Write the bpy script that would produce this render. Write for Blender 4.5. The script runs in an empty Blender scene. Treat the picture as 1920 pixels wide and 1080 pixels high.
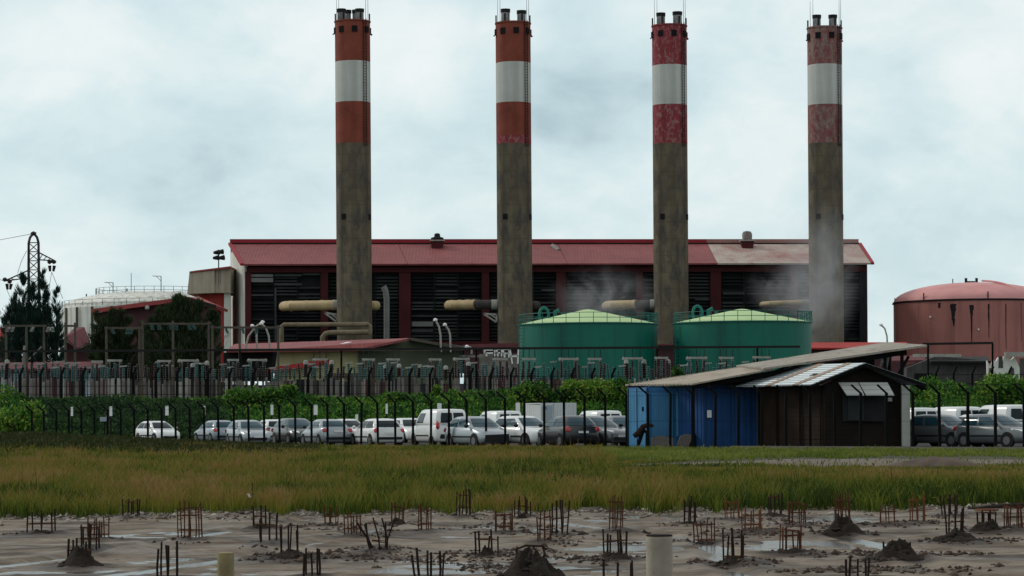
import bpy, bmesh, math, random
import numpy as np
from mathutils import Vector, Matrix
R = math.radians
random.seed(11); rng = np.random.default_rng(11)
S = bpy.context.scene; COL = S.collection
# ---------------------------------------------------------------- camera model (telephoto, eye 1.4 m up)
F = 5000.0; HC = 1.4; ROLL = R(0.4); CR, SR = math.cos(ROLL), math.sin(ROLL)
def uv(px, py):
    u, v = (px-960)/F, (785-py)/F
    return u*CR+v*SR, -u*SR+v*CR
def at(px, py, Y):
    u, v = uv(px, py); return Vector((u*Y, Y, HC+v*Y))
def onz(px, py, z=0.0):
    u, v = uv(px, py); Y = (z-HC)/v; return Vector((u*Y, Y, z))
def gx(px, Y, py=800): return at(px, py, Y).x
def zz(py, Y, px=960): return at(px, py, Y).z
def proj(X, Y, Z):
    u, v = X/Y, (Z-HC)/Y
    a, b = u*CR-v*SR, u*SR+v*CR
    return 960+F*a, 785-F*b
# ---------------------------------------------------------------- mesh builder
class MB:
    def __init__(s): s.v = []; s.f = []
    def add(s, vs, fs):
        o = len(s.v); s.v += [tuple(p) for p in vs]; s.f += [tuple(i+o for i in f) for f in fs]; return s
    def hexa(s, p):
        return s.add(p, [(0,3,2,1),(4,5,6,7),(0,1,5,4),(1,2,6,5),(2,3,7,6),(3,0,4,7)])
    def box(s, c, d, rz=0):
        cx, cy, cz = c; a, b, h = d[0]/2, d[1]/2, d[2]/2; C, Sn = math.cos(rz), math.sin(rz); P = []
        for z in (-h, h):
            for x, y in ((-a,-b),(a,-b),(a,b),(-a,b)): P.append((cx+x*C-y*Sn, cy+x*Sn+y*C, cz+z))
        return s.hexa(P)
    def bar(s, p, q, w, d=None):
        p, q = Vector(p), Vector(q); d = d or w; t = (q-p)
        if t.length < 1e-6: return s
        t.normalize(); a = t.cross(Vector((0,0,1)))
        if a.length < .05: a = t.cross(Vector((0,1,0)))
        a.normalize(); b = a.cross(t).normalized(); a *= w/2; b *= d/2
        return s.hexa([p-a-b, p+a-b, p+a+b, p-a+b, q-a-b, q+a-b, q+a+b, q-a+b])
    def tube(s, pts, r, n=8, cap=True):
        pts = [Vector(p) for p in pts]; m = len(pts)
        rs = r if isinstance(r, (list, tuple)) else [r]*m
        vs = []; fs = []; ref = None
        for i, p in enumerate(pts):
            t = (pts[min(i+1, m-1)]-pts[max(i-1, 0)]).normalized()
            if ref is None:
                ref = t.cross(Vector((0,0,1)))
                if ref.length < .1: ref = t.cross(Vector((1,0,0)))
            a = (ref-t*ref.dot(t)).normalized(); ref = a; b = t.cross(a)
            for k in range(n):
                th = 2*math.pi*k/n; vs.append(p+(a*math.cos(th)+b*math.sin(th))*rs[i])
        for i in range(m-1):
            for k in range(n):
                k2 = (k+1) % n; fs.append((i*n+k, i*n+k2, (i+1)*n+k2, (i+1)*n+k))
        if cap: fs += [tuple(range(n))[::-1], tuple(range((m-1)*n, m*n))]
        return s.add(vs, fs)
    def lathe(s, c, prof, n=24, cap=True):
        c = Vector(c); vs = []; fs = []; m = len(prof)
        for r, z in prof:
            for k in range(n):
                th = 2*math.pi*k/n; vs.append((c.x+r*math.cos(th), c.y+r*math.sin(th), c.z+z))
        for i in range(m-1):
            for k in range(n):
                k2 = (k+1) % n; fs.append((i*n+k, i*n+k2, (i+1)*n+k2, (i+1)*n+k))
        if cap: fs += [tuple(range(n))[::-1], tuple(range((m-1)*n, m*n))]
        return s.add(vs, fs)
    def ext(s, pts, vec):
        pts = [Vector(p) for p in pts]; vec = Vector(vec); n = len(pts)
        fs = [tuple(range(n))[::-1], tuple(range(n, 2*n))]+[(i, (i+1) % n, n+(i+1) % n, n+i) for i in range(n)]
        return s.add(pts+[p+vec for p in pts], fs)
    def sheet(s, pts, t):
        pts = [Vector(p) for p in pts]; nrm = (pts[2]-pts[0]).cross(pts[3]-pts[1]).normalized()
        if nrm.z < 0: nrm = -nrm
        return s.ext(pts, nrm*-t)
    def ico(s, c, r, jit=.25, sq=.7):
        c = Vector(c); bm = bmesh.new(); bmesh.ops.create_icosphere(bm, subdivisions=1, radius=1)
        vs = [(c.x+v.co.x*r*(1+random.uniform(-jit, jit)), c.y+v.co.y*r*(1+random.uniform(-jit, jit)), c.z+v.co.z*r*sq*(1+random.uniform(-jit, jit))) for v in bm.verts]
        fs = [tuple(v.index for v in f.verts) for f in bm.faces]; bm.free(); return s.add(vs, fs)
def link(name, me, m, parent=None):
    o = bpy.data.objects.new(name, me); COL.objects.link(o)
    if m: me.materials.append(m)
    if parent: o.parent = parent
    return o
def rootof(o):
    while o.parent: o = o.parent
    return o
def mk(name, mb, m, off=(0,0,0), parent=None, smooth=35):
    me = bpy.data.meshes.new(name); off = Vector(off)
    me.from_pydata([(p[0]-off.x, p[1]-off.y, p[2]-off.z) for p in mb.v], [], mb.f)
    bm = bmesh.new(); bm.from_mesh(me); bmesh.ops.recalc_face_normals(bm, faces=bm.faces); bm.to_mesh(me); bm.free()
    if smooth:
        me.polygons.foreach_set('use_smooth', [True]*len(me.polygons)); me.set_sharp_from_angle(angle=R(smooth))
    return link(name, me, m, parent)
def tag(o, label, cat=None, group=None, kind=None):
    if label: o['label'] = label
    if cat: o['category'] = cat
    if group: o['group'] = group
    if kind: o['kind'] = kind
    return o
def thing(name, label, cat, loc, group=None):
    o = bpy.data.objects.new(name, None); COL.objects.link(o); o.location = loc; o.empty_display_size = .3
    return tag(o, label, cat, group)
def part(name, mb, m, parent, smooth=35, local=False, label=None):
    o = mk(name, mb, m, (0,0,0) if local else rootof(parent).location, parent, smooth)
    if label: o['label'] = label
    return o
def solo(name, mb, m, label, cat, loc, group=None, smooth=35, kind=None):
    o = mk(name, mb, m, loc, None, smooth); o.location = loc
    return tag(o, label, cat, group, kind)
ORD = ['first','second','third','fourth','fifth','sixth','seventh','eighth','ninth','tenth','eleventh','twelfth','thirteenth','fourteenth','fifteenth','sixteenth','seventeenth','eighteenth']
# ---------------------------------------------------------------- materials
def nd(nt, t, **k):
    n = nt.nodes.new(t)
    for a, b in k.items(): setattr(n, a, b)
    return n
def mixc(nt, fac, a, b, mode='MIX'):
    n = nd(nt, 'ShaderNodeMix', data_type='RGBA', blend_type=mode)
    for s, x in ((0, fac), (6, a), (7, b)):
        if hasattr(x, 'is_linked'): nt.links.new(x, n.inputs[s])
        elif s == 0: n.inputs[s].default_value = x
        else: n.inputs[s].default_value = (*x, 1)
    return n.outputs[2]
def ramp(nt, fac, stops):
    n = nd(nt, 'ShaderNodeValToRGB'); e = n.color_ramp.elements
    while len(e) < len(stops): e.new(.5)
    for i, (p, c) in enumerate(stops):
        e[i].position = p; e[i].color = (*c, 1) if isinstance(c, (tuple, list)) else (c, c, c, 1)
    nt.links.new(fac, n.inputs[0]); return n.outputs[0]
def noise(nt, vec, scale, detail=4, rough=.55, dist=0, mul=None):
    if mul:
        m = nd(nt, 'ShaderNodeMapping'); m.inputs['Scale'].default_value = mul; nt.links.new(vec, m.inputs[0]); vec = m.outputs[0]
    n = nd(nt, 'ShaderNodeTexNoise'); n.inputs['Scale'].default_value = scale; n.inputs['Detail'].default_value = detail
    n.inputs['Roughness'].default_value = rough; n.inputs['Distortion'].default_value = dist
    nt.links.new(vec, n.inputs['Vector']); return n.outputs[0]
def sc(c, k): return tuple(min(1, x*k) for x in c)
def mat(name, col, rough=.75, var=.25, scale=1.2, streak=0., scol=(.02,.018,.016), sscale=1.5, bump=0., metal=0., spec=.18, fleck=None, fl=(.5,.6), flscale=2.5, corr=None, flmul=None, bumps=8, joints=0):
    m = bpy.data.materials.new(name); m.use_nodes = True; nt = m.node_tree; b = nt.nodes['Principled BSDF']
    tc = nd(nt, 'ShaderNodeTexCoord').outputs['Object']
    c = ramp(nt, noise(nt, tc, scale, 6, .6), [(.3, sc(col, 1-var)), (.7, sc(col, 1+var))])
    if fleck:
        c = mixc(nt, ramp(nt, noise(nt, tc, flscale, 8, .7, .4, flmul), [(fl[0], 0.), (fl[1], 1.)]), c, fleck)
    if streak:
        f = ramp(nt, noise(nt, tc, sscale, 5, .6, 0, (1, 1, .05)), [(.48, 0.), (.72, streak)]); c = mixc(nt, f, c, scol)
    if joints:
        d = nd(nt, 'ShaderNodeSeparateXYZ'); nt.links.new(tc, d.inputs[0]); q = nd(nt, 'ShaderNodeMath', operation='PINGPONG'); nt.links.new(d.outputs[2], q.inputs[0]); q.inputs[1].default_value = joints/2; c = mixc(nt, ramp(nt, q.outputs[0], [(.0, .45), (.10, 0.)]), c, sc(col, .45))
    nt.links.new(c, b.inputs['Base Color'])
    b.inputs['Roughness'].default_value = rough; b.inputs['Metallic'].default_value = metal; b.inputs['Specular IOR Level'].default_value = spec
    h = None
    if bump: h = noise(nt, tc, bumps, 6, .65)
    if corr:
        d = nd(nt, 'ShaderNodeVectorMath', operation='DOT_PRODUCT'); nt.links.new(tc, d.inputs[0]); d.inputs[1].default_value = Vector(corr[:3])*(2*math.pi/corr[3])
        s_ = nd(nt, 'ShaderNodeMath', operation='SINE'); nt.links.new(d.outputs['Value'], s_.inputs[0]); h = s_.outputs[0]; bump = bump or .5
    if h:
        bp = nd(nt, 'ShaderNodeBump'); bp.inputs['Strength'].default_value = bump; bp.inputs['Distance'].default_value = .05
        nt.links.new(h, bp.inputs['Height']); nt.links.new(bp.outputs[0], b.inputs['Normal'])
    return m
def leafmat(name, stops, trans=.25):
    m = bpy.data.materials.new(name); m.use_nodes = True; nt = m.node_tree; b = nt.nodes['Principled BSDF']
    a = nd(nt, 'ShaderNodeAttribute', attribute_name='tint'); c = ramp(nt, a.outputs['Fac'], stops)
    nt.links.new(c, b.inputs['Base Color']); b.inputs['Roughness'].default_value = .7; b.inputs['Specular IOR Level'].default_value = .15
    t = nd(nt, 'ShaderNodeBsdfTranslucent'); nt.links.new(c, t.inputs[0]); x = nd(nt, 'ShaderNodeMixShader'); x.inputs[0].default_value = trans
    nt.links.new(b.outputs[0], x.inputs[1]); nt.links.new(t.outputs[0], x.inputs[2]); nt.links.new(x.outputs[0], nt.nodes['Material Output'].inputs[0])
    return m
def rawmesh(name, V, Fc, n, tint, m, parent=None, off=(0,0,0)):
    """V (k,3) float, Fc (f,n) int"""
    me = bpy.data.meshes.new(name); V = (V-np.array(off)).astype(np.float32)
    me.vertices.add(len(V)); me.vertices.foreach_set('co', V.ravel())
    nf = len(Fc); me.loops.add(nf*n); me.loops.foreach_set('vertex_index', Fc.astype(np.int32).ravel())
    me.polygons.add(nf); me.polygons.foreach_set('loop_start', np.arange(0, nf*n, n, dtype=np.int32))
    me.update(calc_edges=True); me.validate()
    if tint is not None:
        a = me.attributes.new('tint', 'FLOAT', 'POINT'); a.data.foreach_set('value', tint.astype(np.float32))
    return link(name, me, m, parent)
def unit(a): return a/np.maximum(np.linalg.norm(a, axis=1, keepdims=True), 1e-9)
def leaves(name, C, D, L, W, tint, m, parent=None, off=(0,0,0)):
    n = len(C); D = unit(D); Sd = unit(np.cross(D, rng.normal(size=(n, 3)))); L = np.broadcast_to(L, n)[:, None]; W = np.broadcast_to(W, n)[:, None]
    V = np.empty((n, 4, 3)); V[:, 0] = C; V[:, 1] = C+D*L*.55+Sd*W/2; V[:, 2] = C+D*L; V[:, 3] = C+D*L*.55-Sd*W/2
    return rawmesh(name, V.reshape(-1, 3), np.arange(4*n).reshape(n, 4), 4, np.repeat(tint, 4), m, parent, off)
def vnoise(x, y, seed=0):
    xi, yi = np.floor(x).astype(int), np.floor(y).astype(int); fx, fy = x-xi, y-yi; fx = fx*fx*(3-2*fx); fy = fy*fy*(3-2*fy)
    def h(a, b):
        n = (a*374761393+b*668265263+seed*1442695041) & 0xffffffff; n = ((n ^ (n >> 13))*1274126177) & 0xffffffff; return ((n ^ (n >> 16)) & 0xffff)/65535.
    return (h(xi, yi)*(1-fx)+h(xi+1, yi)*fx)*(1-fy)+(h(xi, yi+1)*(1-fx)+h(xi+1, yi+1)*fx)*fy
def fbm(x, y, o=4, seed=0):
    s = 0; a = .5
    for i in range(o): s = s+a*vnoise(x*2**i, y*2**i, seed+i); a *= .5
    return s
M = {}
M['concrete'] = mat('old_concrete', (.138,.114,.076), .9, .3, .25, .75, (.05,.045,.035), .9, .25, fleck=(.072,.066,.058), fl=(.46,.62), flscale=.8, flmul=(1,1,.45), joints=2.4)
M['redband'] = mat('brick_red_paint', (.20,.052,.034), .8, .25, .4, .4, (.10,.02,.015), .8)
M['redband2'] = mat('worn_crimson_paint', (.22,.036,.046), .85, .2, .6, .5, (.08,.012,.015), 1.2, fleck=(.30,.20,.185), fl=(.50,.66), flscale=2.2, flmul=(1,1,.55))
M['redband3'] = mat('faded_pink_paint', (.20,.068,.068), .85, .25, .6, .3, (.1,.05,.05), 1.2, fleck=(.22,.18,.155), fl=(.44,.60), flscale=1.8, flmul=(1,1,.55))
M['whiteband'] = mat('white_mast_paint', (.50,.52,.49), .8, .1, .3, .55, (.26,.26,.21), .7)
M['darkhole'] = mat('dark_opening', (.008,.008,.009), .9, .1)
M['steel'] = mat('grey_flue_steel', (.22,.22,.22), .45, .3, 1.5, .7, (.05,.045,.04), 2., metal=.5)
M['darksteel'] = mat('dark_steel', (.012,.012,.012), .7, .2, spec=.2)
M['roofred'] = mat('red_roof_sheet', (.225,.066,.066), .65, .18, .08, .55, (.13,.035,.04), .7, corr=(1,0,0,.5), bump=.25)
M['rooffade'] = mat('faded_roof_sheet', (.26,.125,.11), .7, .2, .1, 0, fleck=(.40,.345,.30), fl=(.34,.56), flscale=.16, corr=(1,0,0,.5), bump=.25)
M['ridgered'] = mat('ridge_red', (.26,.022,.032), .6, .15, .2)
M['ridgefade'] = mat('ridge_faded', (.33,.17,.15), .7, .2, .2)
M['hallred'] = mat('dark_red_steel', (.060,.010,.012), .7, .25, .3)
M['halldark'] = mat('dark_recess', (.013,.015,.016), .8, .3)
M['slatA'] = mat('slat_dark', (.018,.022,.023), .6, .3, .4)
M['slatB'] = mat('slat_mid', (.048,.053,.053), .6, .3, .4)
M['slatC'] = mat('slat_pale', (.17,.18,.17), .6, .25, .4)
M['whitewall'] = mat('pale_render', (.60,.61,.55), .85, .12, .3, .35, (.3,.29,.25), .6)
M['duct'] = mat('beige_lagging', (.38,.29,.16), .7, .2, .6, .25, (.15,.11,.07), 1)
M['pipedull'] = mat('dull_pipe_lagging', (.17,.14,.09), .8, .25, 1., .4, (.06,.05,.035), 1.5)
M['ductdark'] = mat('sooty_lagging', (.045,.04,.038), .8, .3)
M['greentank'] = mat('green_tank_paint', (.004,.122,.085), .5, .2, .10, .55, (.004,.040,.032), 1.1, spec=.25)
M['greenroof'] = mat('pale_green_roof', (.40,.54,.27), .6, .08, .2, .12, (.3,.4,.2), .5)
M['greenrail'] = mat('green_rail', (.01,.13,.11), .5, .2)
M['redtank'] = mat('red_tank_paint', (.33,.128,.108), .55, .2, .12, .6, (.09,.03,.034), .8, spec=.3)
M['redtankroof'] = mat('pink_tank_roof', (.56,.27,.26), .65, .12, .2, .2, (.25,.1,.1), .4)
M['oil'] = mat('oil_stain', (.012,.009,.011), .7, .2)
M['whitetank'] = mat('white_tank_paint', (.62,.63,.58), .7, .12, .2, .75, (.16,.15,.11), 1.1)
M['purple'] = mat('mauve_wall', (.07,.03,.035), .85, .25, .4)
M['shedred'] = mat('shed_roof_red', (.30,.06,.06), .7, .2, .3, corr=(1,0,0,.6), bump=.2)
M['pinkroof'] = mat('pink_old_roof', (.12,.040,.044), .85, .25, .4)
M['beige'] = mat('beige_fascia', (.40,.35,.27), .85, .12, .3, .5, (.15,.13,.11), 1.2)
M['redwall'] = mat('red_wall', (.32,.035,.03), .75, .15, .3)
M['olive'] = mat('olive_wall', (.085,.10,.065), .85, .15, .3, .3, (.04,.05,.03), .8)
M['cream'] = mat('cream_wall', (.43,.41,.22), .85, .12, .3, .4, (.2,.17,.08), .8)
M['skylight'] = mat('white_skylight', (.75,.7,.7), .4, .1)
M['greypost'] = mat('grey_concrete_post', (.20,.185,.168), .9, .4, .9, .4, (.06,.055,.05), 1.5)
M['darkpost'] = mat('dark_iron_post', (.004,.004,.004), .8, .2, spec=.1)
M['porcelain'] = mat('brown_porcelain', (.028,.02,.02), .25, .3, 3)
M['teal'] = mat('teal_glass_insulator', (.03,.095,.095), .3, .3, 3)
M['palemetal'] = mat('pale_galvanised', (.30,.30,.27), .7, .25, 2, .4, (.2,.18,.15), 2)
M['timber'] = mat('weathered_timber', (.085,.073,.058), .9, .3, 1., .5, (.05,.042,.035), 2)
M['greywall'] = mat('mauve_grey_panel', (.070,.066,.066), .9, .4, .5, .7, (.04,.038,.038), 1.2)
M['shutter'] = mat('pale_blue_shutter', (.30,.38,.42), .6, .12, .5, corr=(0,0,1,.25), bump=.4)
M['pylon'] = mat('pylon_steel', (.028,.02,.02), .6, .3)
M['bark'] = mat('bark', (.05,.038,.028), .95, .3, 3)
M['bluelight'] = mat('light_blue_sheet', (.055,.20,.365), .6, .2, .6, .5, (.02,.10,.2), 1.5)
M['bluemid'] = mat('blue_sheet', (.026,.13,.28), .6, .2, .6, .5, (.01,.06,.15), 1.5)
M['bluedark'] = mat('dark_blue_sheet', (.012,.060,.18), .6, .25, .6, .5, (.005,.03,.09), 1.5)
M['roofbeige'] = mat('weathered_roof_sheet', (.33,.29,.23), .85, .2, .5, 0, fleck=(.23,.19,.15), fl=(.5,.7), flscale=1.2, corr=(.9,-.3,0,.25), bump=.5, flmul=(1,.3,1))
M['roofgrey'] = mat('greyed_roof_sheet', (.30,.275,.235), .85, .2, .5, 0, fleck=(.20,.165,.13), fl=(.5,.68), flscale=1.6, corr=(.9,-.3,0,.25), bump=.5, flmul=(1,.3,1))
M['rooftin'] = mat('galvanised_roof', (.43,.48,.495), .5, .12, .4, 0, metal=.35, corr=(.84,.53,0,.2), bump=.7)
M['roofrust'] = mat('rusty_roof_strip', (.33,.25,.20), .7, .2, .5, corr=(.84,.53,0,.2), bump=.7)
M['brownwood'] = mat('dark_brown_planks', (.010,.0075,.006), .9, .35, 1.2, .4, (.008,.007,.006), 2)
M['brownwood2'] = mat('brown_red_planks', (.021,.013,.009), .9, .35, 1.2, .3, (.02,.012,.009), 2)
M['awning'] = mat('grey_awning', (.36,.38,.36), .6, .1, .8)
M['palepost'] = mat('pale_concrete_pillar', (.33,.34,.31), .85, .15, 1, .3, (.15,.15,.13), 2)
M['slabgrey'] = mat('grey_slab', (.14,.125,.11), .9, .25, 1.5)
M['rust'] = mat('rust', (.075,.028,.013), .9, .4, 6)
M['rustdark'] = mat('dark_rust', (.022,.013,.010), .9, .4, 6)
M['rustlight'] = mat('orange_rust', (.13,.050,.019), .9, .35, 6)
M['soil'] = mat('dark_wet_soil', (.022,.016,.012), .85, .5, 5, bump=1, bumps=14, spec=.15)
M['pile'] = mat('pile_concrete', (.30,.27,.22), .85, .22, 3, .3, (.12,.10,.08), 5, .25, bumps=20)
M['pileyellow'] = mat('mossy_pile', (.24,.20,.105), .9, .25, 5, .4, (.1,.085,.05), 8, .3, bumps=25)
M['signwhite'] = mat('white_sign', (.72,.74,.72), .5, .05)
M['cabin'] = mat('cabin_white', (.55,.58,.58), .6, .08, .6, .2, (.3,.3,.28), 1.5)
M['logoblue'] = mat('blue_mark', (.02,.09,.32), .5, .1)
M['lampwhite'] = mat('white_lamp', (.72,.74,.72), .4, .08)
M['redpaint'] = mat('red_tail_paint', (.45,.02,.02), .5, .1)
# cars
def paint(name, c, metal=.0, rough=.28):
    m = mat(name, c, rough, .06, 1, metal=metal, spec=.5, streak=.12, scol=sc(c, .5), sscale=2); m.node_tree.nodes['Principled BSDF'].inputs['Coat Weight'].default_value = .35; m.node_tree.nodes['Principled BSDF'].inputs['Coat Roughness'].default_value = .12; return m
M['p_white'] = paint('white_car_paint', (.66,.68,.67)); M['p_silver'] = paint('silver_car_paint', (.32,.355,.38), .35)
M['p_grey'] = paint('grey_car_paint', (.12,.132,.138), .3); M['p_dark'] = paint('dark_green_grey_paint', (.035,.045,.047), .2); M['p_black'] = paint('black_car_paint', (.014,.016,.018))
M['p_pale'] = paint('pale_blue_grey_paint', (.26,.31,.34), .3)
M['glass'] = mat('tinted_glass', (.006,.016,.020), .10, .2, .5, spec=.22); M['glassblue'] = mat('sky_tinted_glass', (.016,.055,.075), .08, .3, .8, spec=.3)
M['rubber'] = mat('tyre_rubber', (.012,.012,.012), .85, .2); M['rim'] = mat('wheel_rim', (.13,.135,.14), .45, .4, 9, metal=.4)
M['trim'] = mat('black_trim', (.012,.012,.013), .6, .2); M['lens'] = mat('headlight_lens', (.72,.75,.76), .12, .1, spec=.8); M['tail'] = mat('tail_light_lens', (.38,.012,.014), .2, .15, spec=.6)
# foliage
M['casuarina'] = leafmat('casuarina_needles', [(0,(.008,.022,.016)),(.5,(.016,.042,.030)),(1,(.045,.085,.066))])
M['bush'] = leafmat('dull_olive_leaves', [(0,(.009,.018,.008)),(.5,(.026,.045,.018)),(1,(.066,.085,.036))])
M['hedge'] = leafmat('bright_scrub_leaves', [(0,(.006,.022,.006)),(.35,(.024,.090,.014)),(.65,(.085,.205,.022)),(1,(.25,.31,.05))])
M['hedgedull'] = leafmat('dull_scrub_leaves', [(0,(.006,.016,.008)),(.5,(.020,.058,.018)),(1,(.07,.115,.03))])
M['grass'] = leafmat('tall_grass', [(0,(.014,.028,.003)),(.25,(.060,.095,.008)),(.48,(.155,.160,.020)),(.72,(.185,.108,.028)),(1,(.36,.235,.11))], .3)
M['weed'] = leafmat('rank_weed_leaves', [(0,(.010,.017,.004)),(.5,(.032,.042,.010)),(.8,(.075,.06,.02)),(1,(.13,.07,.035))])
M['lawn'] = leafmat('short_grass', [(0,(.06,.095,.012)),(.5,(.14,.175,.028)),(1,(.25,.24,.06))], .3)
# ---------------------------------------------------------------- camera, world, sun
cd = bpy.data.cameras.new('camera'); cam = bpy.data.objects.new('camera', cd); COL.objects.link(cam); S.camera = cam
cd.sensor_width = 36; cd.lens = 36*F/1920; cd.shift_y = 245/1920; cd.clip_end = 20000; cd.clip_start = .5
cam.matrix_world = Matrix.Translation((0,0,HC)) @ Matrix.Rotation(math.pi/2, 4, 'X') @ Matrix.Rotation(-ROLL, 4, 'Z')
S.view_settings.view_transform = 'Standard'; S.view_settings.look = 'None'; S.view_settings.exposure = 0; S.view_settings.gamma = 1
S.render.engine = 'CYCLES'; S.cycles.max_bounces = 6; S.cycles.volume_bounces = 1; S.cycles.transparent_max_bounces = 8; S.cycles.use_denoising = True
sund = Vector((-.80, .42, .62)).normalized()
sl = bpy.data.lights.new('sun', 'SUN'); sl.energy = 1.4; sl.angle = R(11); sl.color = (1, .95, .86)
so = bpy.data.objects.new('sun', sl); COL.objects.link(so); so.rotation_euler = (-sund).to_track_quat('-Z', 'Y').to_euler(); so.location = (0,0,60)
W = bpy.data.worlds.new('World'); S.world = W; W.use_nodes = True; nt = W.node_tree; nt.nodes.clear()
sky = nd(nt, 'ShaderNodeTexSky', sky_type='NISHITA'); sky.sun_disc = False; sky.sun_elevation = math.asin(sund.z); sky.sun_rotation = math.atan2(sund.x, sund.y)
bg1 = nd(nt, 'ShaderNodeBackground'); bg1.inputs[1].default_value = .1; nt.links.new(sky.outputs[0], bg1.inputs[0])
g = nd(nt, 'ShaderNodeTexCoord').outputs['Generated']
def vdir(px, py):
    u, v = uv(px, py); return Vector((u, 1, v)).normalized()
def blob(px, py, rx, ry):
    """soft spot of cloud round a direction of the sky"""
    c = vdir(px, py); a = nd(nt, 'ShaderNodeVectorMath', operation='SUBTRACT'); nt.links.new(g, a.inputs[0]); a.inputs[1].default_value = c
    m_ = nd(nt, 'ShaderNodeVectorMath', operation='MULTIPLY'); nt.links.new(a.outputs[0], m_.inputs[0]); m_.inputs[1].default_value = (F/rx, 1, F/ry)
    l = nd(nt, 'ShaderNodeVectorMath', operation='LENGTH'); nt.links.new(m_.outputs[0], l.inputs[0])
    r_ = nd(nt, 'ShaderNodeMapRange', interpolation_type='SMOOTHSTEP'); r_.inputs[1].default_value = 0; r_.inputs[2].default_value = 1; r_.inputs[3].default_value = 1; r_.inputs[4].default_value = 0
    nt.links.new(l.outputs['Value'], r_.inputs[0]); return r_.outputs[0]
def madd(a, k, b):
    n = nd(nt, 'ShaderNodeMath', operation='MULTIPLY_ADD'); nt.links.new(a, n.inputs[0]); n.inputs[1].default_value = k
    if hasattr(b, 'is_linked'): nt.links.new(b, n.inputs[2])
    else: n.inputs[2].default_value = b
    return n.outputs[0]
n1 = noise(nt, g, 14, 7, .54, .25, (1, 1, 1.7)); n2 = noise(nt, g, 42, 7, .6, .4, (1, 1, 1.5))
d = madd(n2, .32, madd(n1, 1.12, -.22))
for px, py, rx, ry, k in ((1130,215,330,170,-.34),(820,290,260,150,-.12),(640,120,420,200,.13),(120,110,380,200,.10),(1880,110,200,150,.16),(1450,170,260,180,.05),(1800,330,260,130,.10),(330,330,420,120,-.05),(1400,380,300,90,.10),(860,390,300,80,.10),(1720,210,160,120,-.10),(60,440,300,120,.04)):
    d = madd(blob(px, py, rx, ry), k, d)
cl = ramp(nt, d, [(.10, (.45,.585,.64)), (.30, (.59,.745,.785)), (.50, (.71,.84,.865)), (.68, (.84,.915,.92)), (.9, (.93,.965,.965))])
sep = nd(nt, 'ShaderNodeSeparateXYZ'); nt.links.new(g, sep.inputs[0])
el = ramp(nt, sep.outputs[2], [(.17, 0.), (.45, 1.)])
cl = mixc(nt, el, cl, (.74,.77,.78))
bg2 = nd(nt, 'ShaderNodeBackground'); nt.links.new(cl, bg2.inputs[0]); bg2.inputs[1].default_value = 1.0
mx = nd(nt, 'ShaderNodeMixShader'); mx.inputs[0].default_value = .93
nt.links.new(bg1.outputs[0], mx.inputs[1]); nt.links.new(bg2.outputs[0], mx.inputs[2])
wo = nd(nt, 'ShaderNodeOutputWorld'); nt.links.new(mx.outputs[0], wo.inputs[0])
# ---------------------------------------------------------------- terrain: flat field, bank, raised works platform
ZP = 3.0; YB0, YB1 = 190.0, 212.0
gm = MB(); xs = 4000
rows = [(-200, 0), (YB0, 0), (YB1, ZP), (9000, ZP)]
for i in range(3):
    (y0, z0), (y1, z1) = rows[i], rows[i+1]
    gm.add([(-xs, y0, z0), (xs, y0, z0), (xs, y1, z1), (-xs, y1, z1)], [(0,1,2,3)])
bmm = mat('earth_ground', (.045,.042,.022), .95, .35, .3, 0, fleck=(.06,.055,.04), fl=(.5,.65), flscale=.8)
tag(mk('ground', gm, bmm, smooth=0), None, kind='structure')
def fs(px): return 33+(px-300)*.00903          # px per metre along the front fence
def fence_pt(px): Y = F/fs(px); return Vector((gx(px, Y, 835), Y, 0))
# car park surface
pk = MB(); a, b = fence_pt(-60), fence_pt(1980); nrm = Vector((.68, .735, 0))
pk.add([a-nrm*.2+Vector((0,0,.004)), b-nrm*.2+Vector((0,0,.004)), b+nrm*45+Vector((0,0,.004)), (a.x+6, 189, .004), (a.x-4, 189, .004)], [(0,1,2,3,4)])
tag(mk('car_park', pk, mat('old_asphalt', (.030,.029,.027), .9, .3, .5, bump=.3), smooth=0), None, kind='structure')
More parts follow.
